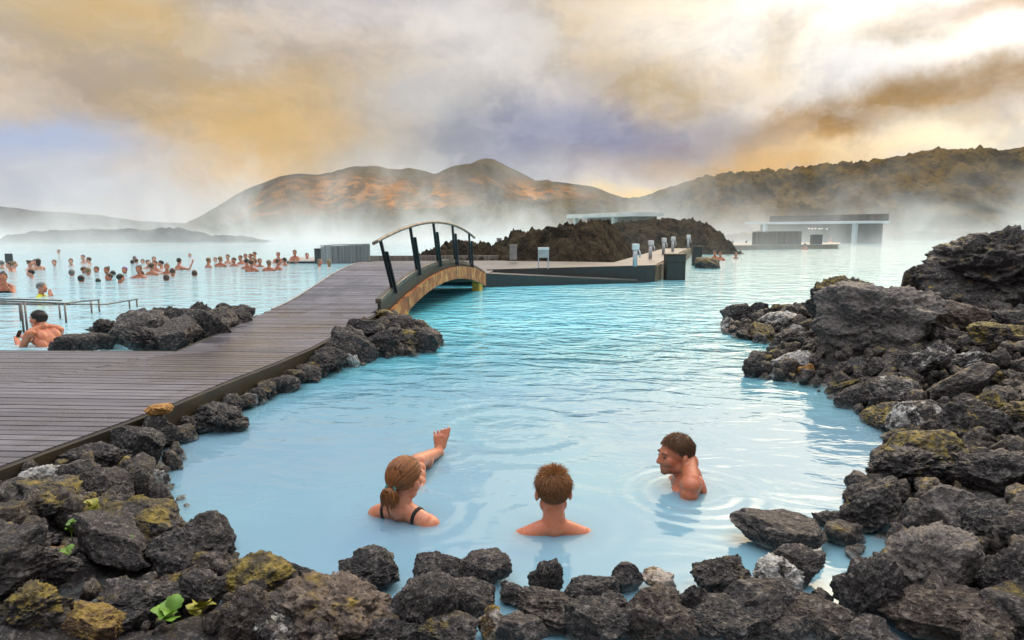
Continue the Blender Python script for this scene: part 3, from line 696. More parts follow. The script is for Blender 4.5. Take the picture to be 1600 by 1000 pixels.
mound([p for p in MO if p[0] < 985]+[(1000, 351), (1030, 356), (1060, 366), (1085, 385)], 27.5, lambda X: 3.4+np.clip((X+.5)*.8, 0, 3.8), 5, 2.2, 220, 130, lambda Y: 3.0+(Y-21.4)*.33)
mound([(900, 385), (930, 362), (965, 352), (985, 349), (1020, 346), (1050, 345), (1087, 345), (1107, 359), (1117, 375), (1124, 388)], 47, lambda X: 6.5+X*0, 6, 8.3, 150, 120)
def pavilion(name, label, px0, px1, row_t0, row_t1, Y0, Y1, thick, floor, cols, back, m_roof):
    a = D(px0, row_t0, Y0); c = D(px1, row_t1, Y1)
    r = thing(name, label, 'building', ((a.x+c.x)/2, (Y0+Y1)/2, 0)); inv = Matrix.Translation(-r.location)
    d = (c.to_2d()-a.to_2d()).normalized(); n = Vector((-d.y, d.x))
    def w(s, v, z): p = a.to_2d()+d*s+n*v; return (p.x, p.y, z)
    L = (c.to_2d()-a.to_2d()).length
    def part(nm, s0, s1, v0, v1, z0, z1, m, bv=.02, z1b=None):
        b = bmesh.new(); zb = z1b if z1b is not None else z1
        hexa(b, [w(s0, v0, z0), w(s1, v0, z0), w(s1, v1, z0), w(s0, v1, z0)], [w(s0, v0, z1), w(s1, v0, zb), w(s1, v1, zb), w(s0, v1, z1)])
        o = obj(nm, bevel(b, bv), m, r); o.matrix_parent_inverse = inv; return o
    zt = max(a.z, c.z)
    part('roof', -.2, L+.2, -.4, 2.3, zt-thick, zt, m_roof)
    for s in cols: part('column', s*L-.22, s*L+.22, .2, .6, floor, zt-thick-.004, m_roof)
    part('back_wall', .3, L-.3, 1.7, 1.95, floor, zt-thick-.004, back)
    return r, part, L, zt
wr = simple('white_roof', (.62, .60, .55), .5, .4, .1, .6)
bwall = simple('dark_back_wall', (.055, .048, .040), .7, .3, .4, .5)
r, part, L, zt = pavilion('flat_roofed_hut', 'white flat roofed building rising behind the lava mound', 892, 1000, 335.5, 331, 70, 58.5, .36, -.5, (.03, .62), simple('hut_wall', (.20, .17, .13), .7, .3, .4, .5), wr)
part('window', .40*L, .58*L, 1.55, 1.69, 1.0, zt-.6, simple('dark_glass', (.03, .035, .04), .1, .6, .2, 1))
r, part, L, zt = pavilion('open_pavilion', 'long white roofed open pavilion at the far right waterside', 1170, 1366, 347.5, 345, 86, 71, .26, -.5, (.135, .855), bwall, simple('pale_blue_roof', (.58, .60, .62), .5, .4, .1, .6))
fence_m = simple('roof_parapet', (.07, .055, .04), .7, .3, .4, .8, 0, .4, 3, (3, 3, .3))
part('parapet', .14*L, L+.8, 1.0, 1.15, zt+.004, zt+.72, fence_m)
bulb = bpy.data.materials.new('lit_bulb'); bulb.use_nodes = True
bulb.node_tree.nodes['Principled BSDF'].inputs['Emission Color'].default_value = (1, .9, .7, 1); bulb.node_tree.nodes['Principled BSDF'].inputs['Emission Strength'].default_value = 1.6
b = bmesh.new()
for i, px in enumerate((1264, 1269, 1274, 1280, 1284, 1292)):
    p = D(px, 357+(i % 2)*.6, 77.8); bmesh.ops.create_icosphere(b, subdivisions=1, radius=.07, matrix=Matrix.Translation(p))
o = obj('lamp_string', b, bulb, r); o.matrix_parent_inverse = Matrix.Translation(-r.location)
# timber screens and platforms
SCR = simple('screen_boards', (.155, .13, .105), .65, .35, .45, 1.2, 0, .6, 5, (6, 6, .25))
def screen(label, px0, px1, top0, top1, Y0, Y1, m, z0=-.4, cap=True, name='timber_screen'):
    a = D(px0, top0, Y0); c = D(px1, top1, Y1); r = thing(name, label, 'screen', ((a.x+c.x)/2, (Y0+Y1)/2, 0)); inv = Matrix.Translation(-r.location)
    d = c.to_2d()-a.to_2d(); n = max(3, int(d.length/.16)); b = bmesh.new()
    u = d.normalized(); nn = Vector((-u.y, u.x))
    for i in range(n):
        s0 = d.length*i/n+.0025; s1 = d.length*(i+1)/n-.0025; zt = a.z+(c.z-a.z)*(i+.5)/n + random.uniform(-.008, .008); off = random.uniform(-.006, .006)
        p0 = a.to_2d()+u*s0+nn*off; p1 = a.to_2d()+u*s1+nn*off
        hexa(b, [(p0.x, p0.y, z0), (p1.x, p1.y, z0), (p1.x+nn.x*.05, p1.y+nn.y*.05, z0), (p0.x+nn.x*.05, p0.y+nn.y*.05, z0)], [(p0.x, p0.y, zt), (p1.x, p1.y, zt), (p1.x+nn.x*.05, p1.y+nn.y*.05, zt), (p0.x+nn.x*.05, p0.y+nn.y*.05, zt)])
    bmesh.ops.recalc_face_normals(b, faces=b.faces)
    o = obj('boards', b, m, r); o.matrix_parent_inverse = inv
    if cap:
        b = strip([(a.x, a.y), (c.x, c.y)], .12, [a.z+.012, c.z+.012], [a.z+.05, c.z+.05], -1); o = obj('cap_rail', b, m, r); o.matrix_parent_inverse = inv
    return r
SCRG = simple('grey_screen_boards', (.17, .16, .155), .6, .35, .4, 1.2, 0, .6, 5, (6, 6, .25))
screen('grey timber screen standing in the pool left of the arched bridge', 518, 578, 384, 382.5, 30, 30.5, SCRG)
screen('paler folded end panel of the grey screen beside the dark tank', 502, 518, 385.5, 384, 29.6, 30, simple('pale_screen', (.30, .29, .28), .6, .35, .3, 1.2, 0, .5, 5, (6, 6, .25)), name='end_screen')
screen('brown timber screen on the far platform before the right pavilion', 1176, 1253, 363, 362, 52, 52.5, SCR)
g = P(503, 412); b = bmesh.new(); boxbm(b, -.32, .32, -.25, .25, -.4, .62)
tk = thing('dark_tank', 'dark square tank at the left end of the grey screen', 'tank', (g.x, g.y+.25, 0)); obj('casing', bevel(b, .015), simple('dark_green_boards', (.05, .055, .05), .5, .4, .4, 3, 0, .4, 9, (6, 6, .5)), tk)
b = bmesh.new(); boxbm(b, -.34, .34, -.27, .27, .622, .66); obj('lid', bevel(b, .01), DARKWOOD, tk)
def platform(label, plan, z0, z1, m, m2):
    c = sum((Vector(p) for p in plan), Vector((0, 0)))/len(plan)
    r = thing('platform', label, 'platform', (c.x, c.y, 0)); inv = Matrix.Translation(-r.location)
    o = obj('deck', prism(plan, z1-.05, z1), m, r); o.matrix_parent_inverse = inv
    cc = [(c + (Vector(p)-c)*.97) for p in plan]
    o = obj('skirt', prism([(p.x, p.y) for p in cc], z0, z1-.054), m2, r); o.matrix_parent_inverse = inv
    return r
pl = [P(447, 411.5), P(495, 411.5), P(500, 406), P(462, 406)]
platform('low pale platform in the water left of the dark tank', [tuple(p.to_2d()) for p in pl], -.3, .12, trimm, DARKWOOD)
pl = [P(1104, 391), P(1180, 390.5), P(1312, 388.5), P(1312, 385), P(1180, 385), P(1104, 385)]
platform('long low brown walkway and platform leading to the right pavilion', [tuple(p.to_2d()) for p in pl], -.3, .34, CONC, TAN)
g = P(15, 415); bd = thing('board_sign', 'dark square board on a post among the far left bathers', 'sign', (g.x, g.y, 0))
b = bmesh.new(); boxbm(b, -.16, .16, -.02, .02, .12, .50); obj('panel', bevel(b, .006), BLACKPAINT, bd)
b = bmesh.new(); boxbm(b, -.03, .03, .022, .06, -.5, .46); obj('post', b, BLACKPAINT, bd)
# masts on the hill and a hut on the lava crest
for (px, row, top, lab) in ((725.5, 260, 249, 'shorter thin radio mast on the hill top, left of the taller one'), (729.5, 260, 240, 'taller thin radio mast on the hill top'),):
    g = D(px, row, HY); tp = D(px, top, HY); r = thing('radio_mast', lab, 'mast', g)
    b = bmesh.new(); h = tp.z-g.z; tube(b, [(0, 0, -2), (0, 0, h)], [.45, .22], 5); obj('pole', b, steel, r)
    b = bmesh.new(); tube(b, [(-.8, 0, h*.62), (.8, 0, h*.62)], .25, 5); obj('crossarm', b, steel, r)
g = D(1231, 271, 165); r = thing('mast', 'thin single pole on the lava crest above the pavilion', 'mast', g); b = bmesh.new(); tube(b, [(0, 0, -1), (0, 0, 2.6)], .09, 5); obj('pole', b, steel, r)
g = D(1243, 271, 166); r = thing('crest_shelter', 'long low pale shelter on the lava crest beside the thin pole', 'shelter', g)
b = bmesh.new(); boxbm(b, -2.2, 2.8, -1, 1, -1, .25); obj('wall', b, GREY, r)
b = bmesh.new(); boxbm(b, -2.5, 3.1, -1.3, 1.3, .252, .55); obj('roof', bevel(b, .05), whitep, r)
# ------------------------------------------------------------------ handrail in the left pool
rl = thing('pool_railing', 'steel railing of joined bars on posts standing in the left pool', 'railing', tuple(P(100, 490)))
inv = Matrix.Translation(-rl.location)
stl = simple('worn_steel', (.13, .125, .115), .3, .5, .4, 14, .7)
def rail(pts, rad=.013):
    b = bmesh.new(); tube(b, [D(px, row, Y) for px, row, Y in pts], rad, 8); o = obj('rail', b, stl, rl); o.matrix_parent_inverse = inv
def rpost(px, top, Y, rad=.015):
    p = D(px, top, Y); b = bmesh.new(); tube(b, [(p.x, p.y, -.5), tuple(p)], rad, 8); o = obj('post', b, stl, rl); o.matrix_parent_inverse = inv
rail([(-60, 463, 11.0), (0, 467, 11.2), (97, 469.5, 11.6)]); rail([(-60, 467, 10.2), (0, 470, 10.4), (100, 474, 11.0), (155, 468.5, 12.4)])
rail([(-60, 470, 10.2), (0, 473.5, 10.4), (95, 475.5, 11.2), (168, 475.5, 12.0), (214.5, 467.5, 13.2)]); rail([(-60, 474, 10.0), (0, 475, 10.2), (60, 476, 10.6), (110, 476, 11.2)])
for px, top, Y in ((33, 474, 9.9), (38.5, 472, 9.7), (101, 475, 10.9), (154, 469, 12.4), (202, 470, 12.9), (213.5, 467.5, 13.2), (30, 473, 11.2), (92, 472, 11.5), (142, 471, 12.2)): rpost(px, top, Y)
# ------------------------------------------------------------------ rocks
def rock_mesh(seed, sub=6, style=0):
    rs = np.random.RandomState(seed); b = bmesh.new(); bmesh.ops.create_icosphere(b, subdivisions=sub, radius=1)
    d = np.array([v.co[:] for v in b.verts]); d /= np.linalg.norm(d, axis=1)[:, None]
    np_ = 11 if style != 1 else 16
    N = rs.normal(size=(np_, 3)); N /= np.linalg.norm(N, axis=1)[:, None]; c = rs.uniform(.5, .95, np_)
    w = perlin(d*1.9+seed*7.7)[:, None]*.22; dd = d + w*np.roll(d, 1, 1)
    q = dd @ N.T; r = np.where(q > .12, c[None]/np.maximum(q, .12), 9).min(1); r = np.minimum(r, 1.3)
    p = d*r[:, None]; o = seed*5.31
    rough = (1.0, .45, 1.5)[style]
    r = r + rough*(.17*perlin(p*1.6+o) + .085*pfbm(p*2.3+o, 4, .55, True) + .05*pfbm(p*6+o, 3, .6, True) + .030*perlin(p*15+o) + .022*perlin(p*31+o))
    for fr, dep, th in ((3.4, .12, .42), (7.5, .065, .40), (15, .030, .42)):
        f1, rid = worley(p*fr+o); r -= rough*dep*np.clip((th-f1)/th, 0, 1)**.8*(rid > .45)
    v = d*np.maximum(r, .25)[:, None]; mn, mx = v.min(0), v.max(0); v = (v-(mn+mx)/2)/((mx-mn)/2)
    me = bpy.data.meshes.new('lava_rock'); b.to_mesh(me); b.free()
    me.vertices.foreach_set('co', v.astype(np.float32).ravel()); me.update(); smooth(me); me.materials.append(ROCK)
    return me
ROCKS = [rock_mesh(i+1, 6, (0, 2, 0, 1)[i % 4]) for i in range(16)]
NROCK = [0]; placed = []
def rock(loc, size, label, group, rot=None, mi=None, col=(0, 0, 0, 1)):
    me = ROCKS[NROCK[0] % len(ROCKS) if mi is None else mi % len(ROCKS)]; NROCK[0] += 1
    o = bpy.data.objects.new('lava_rock', me); COL.objects.link(o)
    o.location = loc; o.scale = [s/2 for s in size]
    o.rotation_euler = rot if rot is not None else (random.uniform(-.35, .35), random.uniform(-.35, .35), random.uniform(0, 6.28))
    o.color = col
    tag(o, label, 'rock', group); placed.append((o.location.copy(), max(size)/2))
    return o
FR, LB, RB, BW, LW_ = 'rocks along the front of the pool', 'rocks on the left bank', 'rocks on the right bank', 'rocks beside the arched bridge', 'rocks on the left breakwater'
M, C, O = (.75, 0, 0, 1), (.2, .85, 0, 1), (0, 0, 1, 1)
Z = (0, 0, 0, 1); HM = (1, .25, 0, 1); LC = (.2, .35, 0, 1); FC = (.3, 1.0, 0, 1); LM = (.4, 0, 0, 1)
FEAT = [  # px, base row, width, height, colour, group, label
    (577, 926, 104, 66, Z, FR, 'large rounded black boulder jutting into the pool below the woman'),
    (685, 930, 76, 64, LC, FR, 'dark boulder with a tan crusted top below the raised foot'),
    (752, 916, 96, 50, Z, FR, 'long low dark rock between the tan crusted boulder and the pointed one'),
    (852, 936, 56, 72, (0, .2, 0, 1), FR, 'upright dark rock with pale blue waterline directly below the boy'),
    (925, 962, 92, 62, Z, FR, 'lumpy dark rock right of the upright one below the boy'),
    (979, 930, 52, 54, (0, .2, 0, 1), FR, 'pointed dark rock left of the pale yellowish stone'),
    (1028, 930, 56, 36, (.9, 1, .25, 1), FR, 'pale yellowish crusted stone in the front shallows'),
    (1080, 966, 56, 64, Z, FR, 'small upright dark rock right of the pale yellowish stone'),
    (1125, 936, 92, 68, LM, FR, 'dark brown rock with ochre flecks below the man on the right'),
    (1216, 866, 142, 58, Z, FR, 'broad dark boulder standing in the water left of the right bank'),
    (1250, 922, 78, 66, Z, FR, 'smooth dark boulder behind the white crusted rock'),
    (1214, 946, 84, 80, FC, FR, 'white crusted pitted rock in the front right shallows'),
    (1294, 827, 46, 30, Z, FR, 'small dark slab poking out of the water by the right bank'),
    (1284, 945, 38, 24, LC, FR, 'tiny grey stone in the shallows right of the white crusted rock'),
    (1018, 1006, 130, 88, (.1, 0, .04, 1), FR, 'big brown boulder at the bottom edge below the pale yellowish stone'),
    (872, 992, 120, 60, (0, 0, .03, 1), FR, 'low brown rock at the bottom edge below the boy'),
    (770, 1004, 44, 66, (1, .8, .2, 1), FR, 'ochre and white crusted spike at the bottom edge'),
    (738, 972, 76, 66, (.2, .3, 0, 1), FR, 'dark rock with a crusted rim behind the ochre spike'),
    (660, 998, 110, 104, Z, FR, 'dark triangular rock beside the big purple brown boulder'),
    (530, 1012, 206, 104, (.35, .1, .10, .6), FR, 'very large purple brown boulder at the bottom edge'),
    (407, 944, 106, 78, HM, FR, 'ochre and white encrusted rock at the lower left pool corner'),
    (1186, 990, 136, 84, Z, FR, 'dark diagonal rock in front of the white crusted rock'),
    (1140, 1010, 150, 60, Z, FR, 'flat dark rock at the bottom edge below the diagonal one'),
    (610, 1020, 120, 60, Z, FR, 'dark rock at the bottom edge right of the very large purple brown boulder'),
    (700, 1024, 100, 60, LM, FR, 'low lumpy dark rock at the bottom edge left of the ochre spike'),
    (815, 1024, 80, 62, Z, FR, 'dark ridged rock at the bottom edge right of the ochre spike'),
    (935, 1020, 110, 74, Z, FR, 'broad dark rock at the bottom edge left of the big brown boulder'),
    (960, 985, 70, 60, LC, FR, 'crusted dark rock wedged behind the broad one at the bottom edge'),
    (1090, 1014, 80, 56, Z, FR, 'small dark rock at the bottom edge right of the big brown boulder'),
    (1222, 1022, 90, 56, Z, FR, 'dark rock at the bottom edge left of the reddish sloping one'),
    (1350, 1024, 110, 50, Z, FR, 'low dark rock at the bottom edge right of the reddish sloping one'),
    (470, 930, 60, 42, Z, FR, 'small dark rock at the pool edge between the encrusted rock and the large rounded boulder'),
    (805, 950, 56, 40, LC, FR, 'low dark rock with crusted rim left of the upright one below the boy'),
    (1275, 1004, 110, 64, (0, 0, .03, 1), FR, 'reddish dark rock sloping into the bottom right shallows'),
    (1440, 948, 154, 116, (.3, .22, 0, .25), RB, 'big pale grey brown boulder at the lower right'),
    (1352, 970, 104, 100, Z, RB, 'dark shadowed boulder left of the big pale grey brown one'),
    (1364, 832, 116, 76, LM, RB, 'rough boulder overhanging the water above the big pale boulder'),
    (1474, 854, 116, 92, (.15, .1, 0, .6), RB, 'smooth topped boulder above the big pale grey brown one'),
    (1560, 868, 120, 70, Z, RB, 'long dark boulder at the right edge above the smooth dark one'),
    (1580, 960, 110, 110, Z, RB, 'smooth dark boulder at the right edge beside the big pale one'),
    (1470, 1016, 190, 76, (0, 0, .05, 1), RB, 'reddish dark boulder at the bottom right edge'),
    (1585, 1010, 120, 80, LM, RB, 'pitted grey boulder in the bottom right corner'),
    (1378, 560, 200, 118, (.1, .12, 0, .35), RB, 'great tilted grey brown slab on the upper right bank'),
    (1535, 468, 214, 98, LM, RB, 'massive overhanging boulder at the top of the right bank'),
    (1510, 526, 98, 56, (.1, .1, .10, .45), RB, 'reddish boulder right of the great tilted slab'),
    (1236, 578, 62, 30, (.2, 1, .0, 1), RB, 'pale blue grey crusted rock with orange end near the right shore'),
    (1262, 590, 30, 22, (0, .2, .85, 1), RB, 'small yellow orange stone below the pale blue grey rock'),
    (1250, 532, 30, 24, FC, RB, 'small pointed white stone left of the great tilted slab'),
    (1158, 512, 62, 38, Z, RB, 'dark rock at the very tip of the right bank'),
    (1185, 503, 28, 32, Z, RB, 'small pointed dark rock behind the right bank tip'),
    (1216, 512, 62, 24, C, RB, 'crusted low rock just inside the right bank tip'),
    (1180, 590, 44, 30, LC, RB, 'round crusted rock in the water at the second right point'),
    (1394, 648, 92, 56, (.2, .55, 0, 1), RB, 'boulder with white veined top above the ringed one'),
    (1428, 684, 84, 56, C, RB, 'boulder with a bright white crusted rim by the right shore'),
    (1515, 700, 110, 66, LM, RB, 'brown lumpy boulder right of the white rimmed one'),
    (1440, 533, 64, 26, (0, .3, 0, 1), RB, 'long blue grey stone below the great tilted slab'),
    (1322, 470, 110, 30, M, RB, 'low mossy rock on the crest left of the great slab'),
    (1440, 448, 60, 24, M, RB, 'dark mossy rock on the crest behind the great slab'),
    (1560, 552, 90, 46, HM, RB, 'ochre mossed boulder at the right edge under the reddish one'),
    (1420, 765, 130, 60, LM, RB, 'rough brown boulder halfway down the right bank'),
    (1560, 770, 130, 66, Z, RB, 'dark broad boulder at the right edge halfway down the bank'),
    (1330, 640, 60, 40, Z, RB, 'dark rock at the waterline left of the white veined boulder'),
    (72, 776, 84, 46, FC, LB, 'white crusted block beside the boardwalk edge'),
    (148, 742, 100, 50, Z, LB, 'jagged dark rock against the boardwalk edge'),
    (178, 694, 62, 46, Z, LB, 'dark ridged rock under the orange stone'),
    (218, 722, 92, 54, Z, LB, 'smooth dark boulder sloping to the pool at left'),
    (212, 674, 46, 16, O, LB, 'long orange stone lying on dark rocks by the boardwalk'),
    (292, 676, 92, 40, (0, .1, 0, 1), LB, 'flat grey boulder at the waterline below the boardwalk edge'),
    (240, 776, 44, 44, FC, LB, 'white and yellow crusted stone at the left waterline'),
    (132, 770, 66, 44, (.2, .3, 0, 1), LB, 'grey rock with pale flecks right of the white crusted block'),
    (82, 818, 140, 60, M, LB, 'ochre mossed long boulder under the white crusted block'),
    (38, 884, 120, 62, Z, LB, 'dark boulder at the left frame edge'),
    (300, 920, 150, 86, Z, LB, 'big dark flat topped boulder left of the encrusted rock'),
    (88, 906, 52, 50, (.6, .3, .5, 1), LB, 'tan ochre stone among the dark left rocks'),
    (318, 974, 72, 76, LM, LB, 'squared dark rock below the big flat topped boulder'),
    (62, 1000, 104, 80, HM, LB, 'yellow mossed boulder in the bottom left corner'),
    (150, 1008, 96, 56, (1, .1, .2, 1), LB, 'ochre mossed rock at the bottom edge by the green leaves'),
    (240, 866, 140, 76, M, LB, 'brown boulder with a yellow moss patch on the left bank'),
    (322, 866, 72, 62, Z, LB, 'dark rock sloping into the pool at the lower left'),
    (224, 990, 140, 66, LM, LB, 'long flat dark rock above the bottom left leaves'),
    (388, 1006, 100, 80, (.3, 0, .04, 1), LB, 'brown rock left of the very large purple brown boulder'),
    (334, 634, 26, 20, FC, LB, 'round white stone below the boardwalk edge'),
    (362, 632, 32, 18, FC, LB, 'flat white stone beside the round white one below the boardwalk'),
    (306, 646, 26, 14, O, LB, 'small orange brown stone below the boardwalk edge'),
    (400, 612, 40, 24, Z, LB, 'dark rock below the boardwalk edge right of the white stones'),
    (436, 596, 44, 24, Z, LB, 'low dark rock against the boardwalk, second right of the white stones'),
    (376, 622, 30, 18, Z, LB, 'small dark rock just right of the flat white stone'),
    (455, 582, 50, 30, Z, BW, 'black rock at the boardwalk end of the bridge rocks'),
    (500, 582, 54, 40, (0, .3, 0, 1), BW, 'grey flecked rock at the near end of the bridge rocks'),
    (562, 536, 56, 38, Z, BW, 'tall black rock against the near foot of the bridge'),
    (582, 532, 40, 26, Z, BW, 'black rock in front of the yellow bridge pier, left one'),
    (619, 534, 46, 22, Z, BW, 'black rock in front of the yellow bridge pier, right one'),
    (655, 534, 30, 20, LC, BW, 'small rock with a pale face near the tip of the bridge rocks'),
    (555, 566, 72, 56, Z, BW, 'large faceted black rock in the middle of the bridge rocks'),
    (532, 566, 52, 42, LC, BW, 'dark rock with pale speckled top beside the boardwalk'),
    (598, 556, 56, 42, Z, BW, 'dark rock right of the large faceted one by the bridge'),
    (634, 552, 54, 36, M, BW, 'mossy dark rock near the tip of the bridge rocks'),
    (664, 552, 46, 34, Z, BW, 'last dark rock at the tip of the bridge rocks'),
    (552, 574, 22, 22, FC, BW, 'small bright white stone at the waterline of the bridge rocks'),
    (480, 590, 40, 24, M, BW, 'mossy rock at the waterline of the bridge rocks'),
]
def proj(p):
    v = Vector(p)-Vector((0, 0, CAMZ)); dep = v.y*CA - v.z*SA
    return 800+FPX*v.x/dep, 500-FPX*(v.y*SA+v.z*CA)/dep, dep
for i, (px, row, w, h, c, grp, lab) in enumerate(FEAT):
    g = B(px, row); dep = proj(g)[2]; W = w*dep/FPX; H = h*dep/FPX*(.92 if grp == FR else 1.08)
    z = max(g.z, 0)
    loc = [g.x*(1+W*.22/g.y), g.y+W*.22, z+H*.36]
    if grp in (LB, BW) and loc[1] > 3.2 and loc[0] < xr(loc[1])+W*.45+.05:
        loc[0] = xr(loc[1])+W*.45+.05
        if 'orange stone lying' in lab: loc = [xr(4.45)+.16, 4.45, .30]
    big = lab.startswith(('great', 'massive'))
    Yo = next((v for k_, v in (('massive', 7.9), ('low mossy rock on the crest', 8.6), ('dark mossy rock on the crest', 8.3)) if lab.startswith(k_)), None)
    if Yo:
        q_ = D(px, row-h*.5, Yo); z = bh(q_.x, Yo); H = (D(px, row-h, Yo).z - z)/.92 + .06; W = w*Yo/FPX; loc = [q_.x, Yo, z+H*.40]
    rock(loc, (W*1.05, W*(.8 if not big else .9), H*1.12), lab, grp, rot=(random.uniform(-.12, .12), random.uniform(-.12, .12), random.choice((0, math.pi))+random.uniform(-.3, .3)), mi=i*5+2, col=c)
STRIP = 'stones along the boardwalk edge'
y = 3.75; sr = random.Random(5)
while y < 9.6:
    r = sr.uniform(.05, .105)
    rock((xr(y)+.05+r*sr.uniform(.6, 1.0), y, .05+sr.uniform(0, .05)), (r*2.6, r*2.1, r*1.7), 'dark wet stone wedged along the edge of the boardwalk above the pool', STRIP, mi=sr.randrange(16), col=(sr.uniform(0, .7), sr.uniform(0, .3), 0, 1)); y += r*1.7
LBW = [(84, 550, 36, 18), (104, 549, 46, 22), (130, 547, 40, 24), (150, 545, 36, 22), (162, 532, 42, 30), (186, 540, 50, 34), (196, 522, 48, 32), (222, 538, 60, 46), (214, 552, 70, 36), (250, 526, 58, 44), (262, 550, 76, 42), (284, 530, 56, 46), (306, 512, 40, 36), (312, 540, 66, 50), (336, 528, 56, 44), (350, 508, 44, 34), (366, 520, 44, 34), (380, 506, 26, 26)]
LBL = ['lowest dark rock at the left end of the breakwater', 'low dark rock, second from the left breakwater end', 'low dark rock, third from the left breakwater end', 'small rock joining the low and high breakwater parts',
       'dark rock at the left shoulder of the high breakwater', 'pale crusted rock at the breakwater foot', 'round topped rock behind the pale crusted one', 'bulky dark rock right of the pale crusted one', 'long dark rock on the deck edge at the breakwater foot',
       'round dark rock on the middle breakwater crest', 'broad dark rock shading the wet deck', 'dark rock under the breakwater peak at left', 'peak rock standing tallest on the breakwater', 'large dark rock below the breakwater peak', 'dark rock right of the breakwater peak', 'round rock on the right breakwater crest', 'dark rock near the right breakwater end', 'last small rock at the right breakwater end']
for i, ((px, row, w, h), lab) in enumerate(zip(LBW, LBL)):
    g = P(px, row, .12); dep = proj(g)[2]; W = w*dep/FPX; H = h*dep/FPX
    rock((g.x, g.y+W*.45, g.z+H*.40), (W*1.2, W*1.05, H*1.35), lab, LW_, mi=i*3+1, col=(.25, .5, 0, .7) if 'pale' in lab else (.05, 0, 0, 1))
# core of the breakwater so that no gap shows under the stones
bc = rock(P(235, 548, 0)+Vector((0, .75, .02)), (2.3, .9, .55), 'long dark core boulder half buried among the breakwater stones', LW_, rot=(0, 0, .12), mi=4)
# islet by the slim pillar
g = P(1110, 420); rock(g+Vector((0, .4, .12)), (1.0, .8, .62), 'small mossy rock islet in the water beside the slim black pillar', None, rot=(0, 0, 0), mi=7, col=(.8, 0, 0, 1))
# the rest of the banks
ZL = {  # zone -> (label, group)
    'r1': ('dark grey pitted lava stone in the jumble of the lower right bank', 'dark stones of the lower right bank'), 'r1m': ('ochre mossed lava stone in the jumble of the lower right bank', 'mossed stones of the lower right bank'), 'r1c': ('white flecked lava stone in the jumble of the lower right bank', 'white flecked stones of the lower right bank'),
    'r2': ('dark brown lava stone in the jumble of the upper right bank', 'dark stones of the upper right bank'), 'r2m': ('ochre mossed lava stone in the jumble of the upper right bank', 'mossed stones of the upper right bank'), 'r2c': ('white flecked lava stone in the jumble of the upper right bank', 'white flecked stones of the upper right bank'),
    'l': ('dark grey lava stone in the jumble of the lower left bank', 'dark stones of the left bank'), 'lm': ('ochre mossed lava stone in the jumble of the lower left bank', 'mossed stones of the left bank'), 'lc': ('white flecked lava stone in the jumble of the lower left bank', 'white flecked stones of the left bank'),
}
rr = random.Random(11); tries = 0; fill = []
def land_ok(x, y, mrg): return float(sdist(np.array([x]), np.array([y]))[0]) > mrg
while NROCK[0] < 300 and tries < 40000:
    tries += 1
    x, y = rr.uniform(-3.2, 8.5), rr.uniform(1.9, 11)
    if y > 3.3 and x < xr(y)+.07: continue
    if not land_ok(x, y, -.05 if tries % 6 == 0 else .04): continue
    z = bh(x, y); px, py, dep = proj((x, y, z))
    if not (-30 < px < 1640 and py < 1030): continue
    r = rr.choice((.07, .09, .10, .12, .14, .17, .22)) * (1.15 if y > 6 else 1.0)
    if any((p.x-x)**2+(p.y-y)**2 < (.62*(r+q))**2 for p, q in placed): continue
    col = (rr.uniform(0, .45), rr.uniform(0, .2), rr.uniform(0, .03), 1); k = ''
    u = rr.random()
    if u < .22: k = 'm'; col = (rr.uniform(.75, 1), 0, 0, 1)
    elif u < .34: k = 'c'; col = (.1, rr.uniform(.6, .85), 0, 1)
    lab, grp = ZL[('l' if x < .9 and px < 700 else 'r1' if py > 640 else 'r2')+k]
    rock((x, y, max(z, -.02)+r*.45), (r*2.2*rr.uniform(.85, 1.5), r*2.0*rr.uniform(.7, 1.1), r*rr.uniform(1.1, 1.9)), lab, grp, rot=(rr.uniform(-.5, .5), rr.uniform(-.5, .5), rr.uniform(0, 6.28)), mi=rr.randrange(16), col=col)
print('rocks', NROCK[0], 'tries', tries)
# rubble between them
small = [rock_mesh(40+i, 3, 2*(i % 2)) for i in range(6)]
SV = [(np.array([v.co[:] for v in me.vertices]), np.array([p.vertices[:] for p in me.polygons])) for me in small]
V, F, k, n = [], [], 0, 0
while n < 4600:
    x, y = rr.uniform(-3.1, 9.8), rr.uniform(1.5, 11)
    if y > 3.2 and x < xr(y)+.06: continue
    if not land_ok(x, y, -.02): continue
    if proj((x, y, 0))[1] > 1060: continue
    r = rr.uniform(.018, .06) if rr.random() < .7 else rr.uniform(.06, .115); vs, fs = SV[rr.randrange(6)]
    R = np.array(Euler((rr.uniform(0, 6), rr.uniform(0, 6), rr.uniform(0, 6))).to_matrix())
    V.append((vs*np.array([1, .8, .65])*r)@R.T + np.array([x, y, bh(x, y)+.05*rr.random()+r*.6])); F.append(fs+k); k += len(vs); n += 1
me = mesh('rubble', np.concatenate(V).tolist(), np.concatenate(F).tolist(), True)
rub = obj('rubble', me, rock_mat('lava_rubble')); rub.color = (.45, .15, .02, 1); tag(rub, kind='stuff')
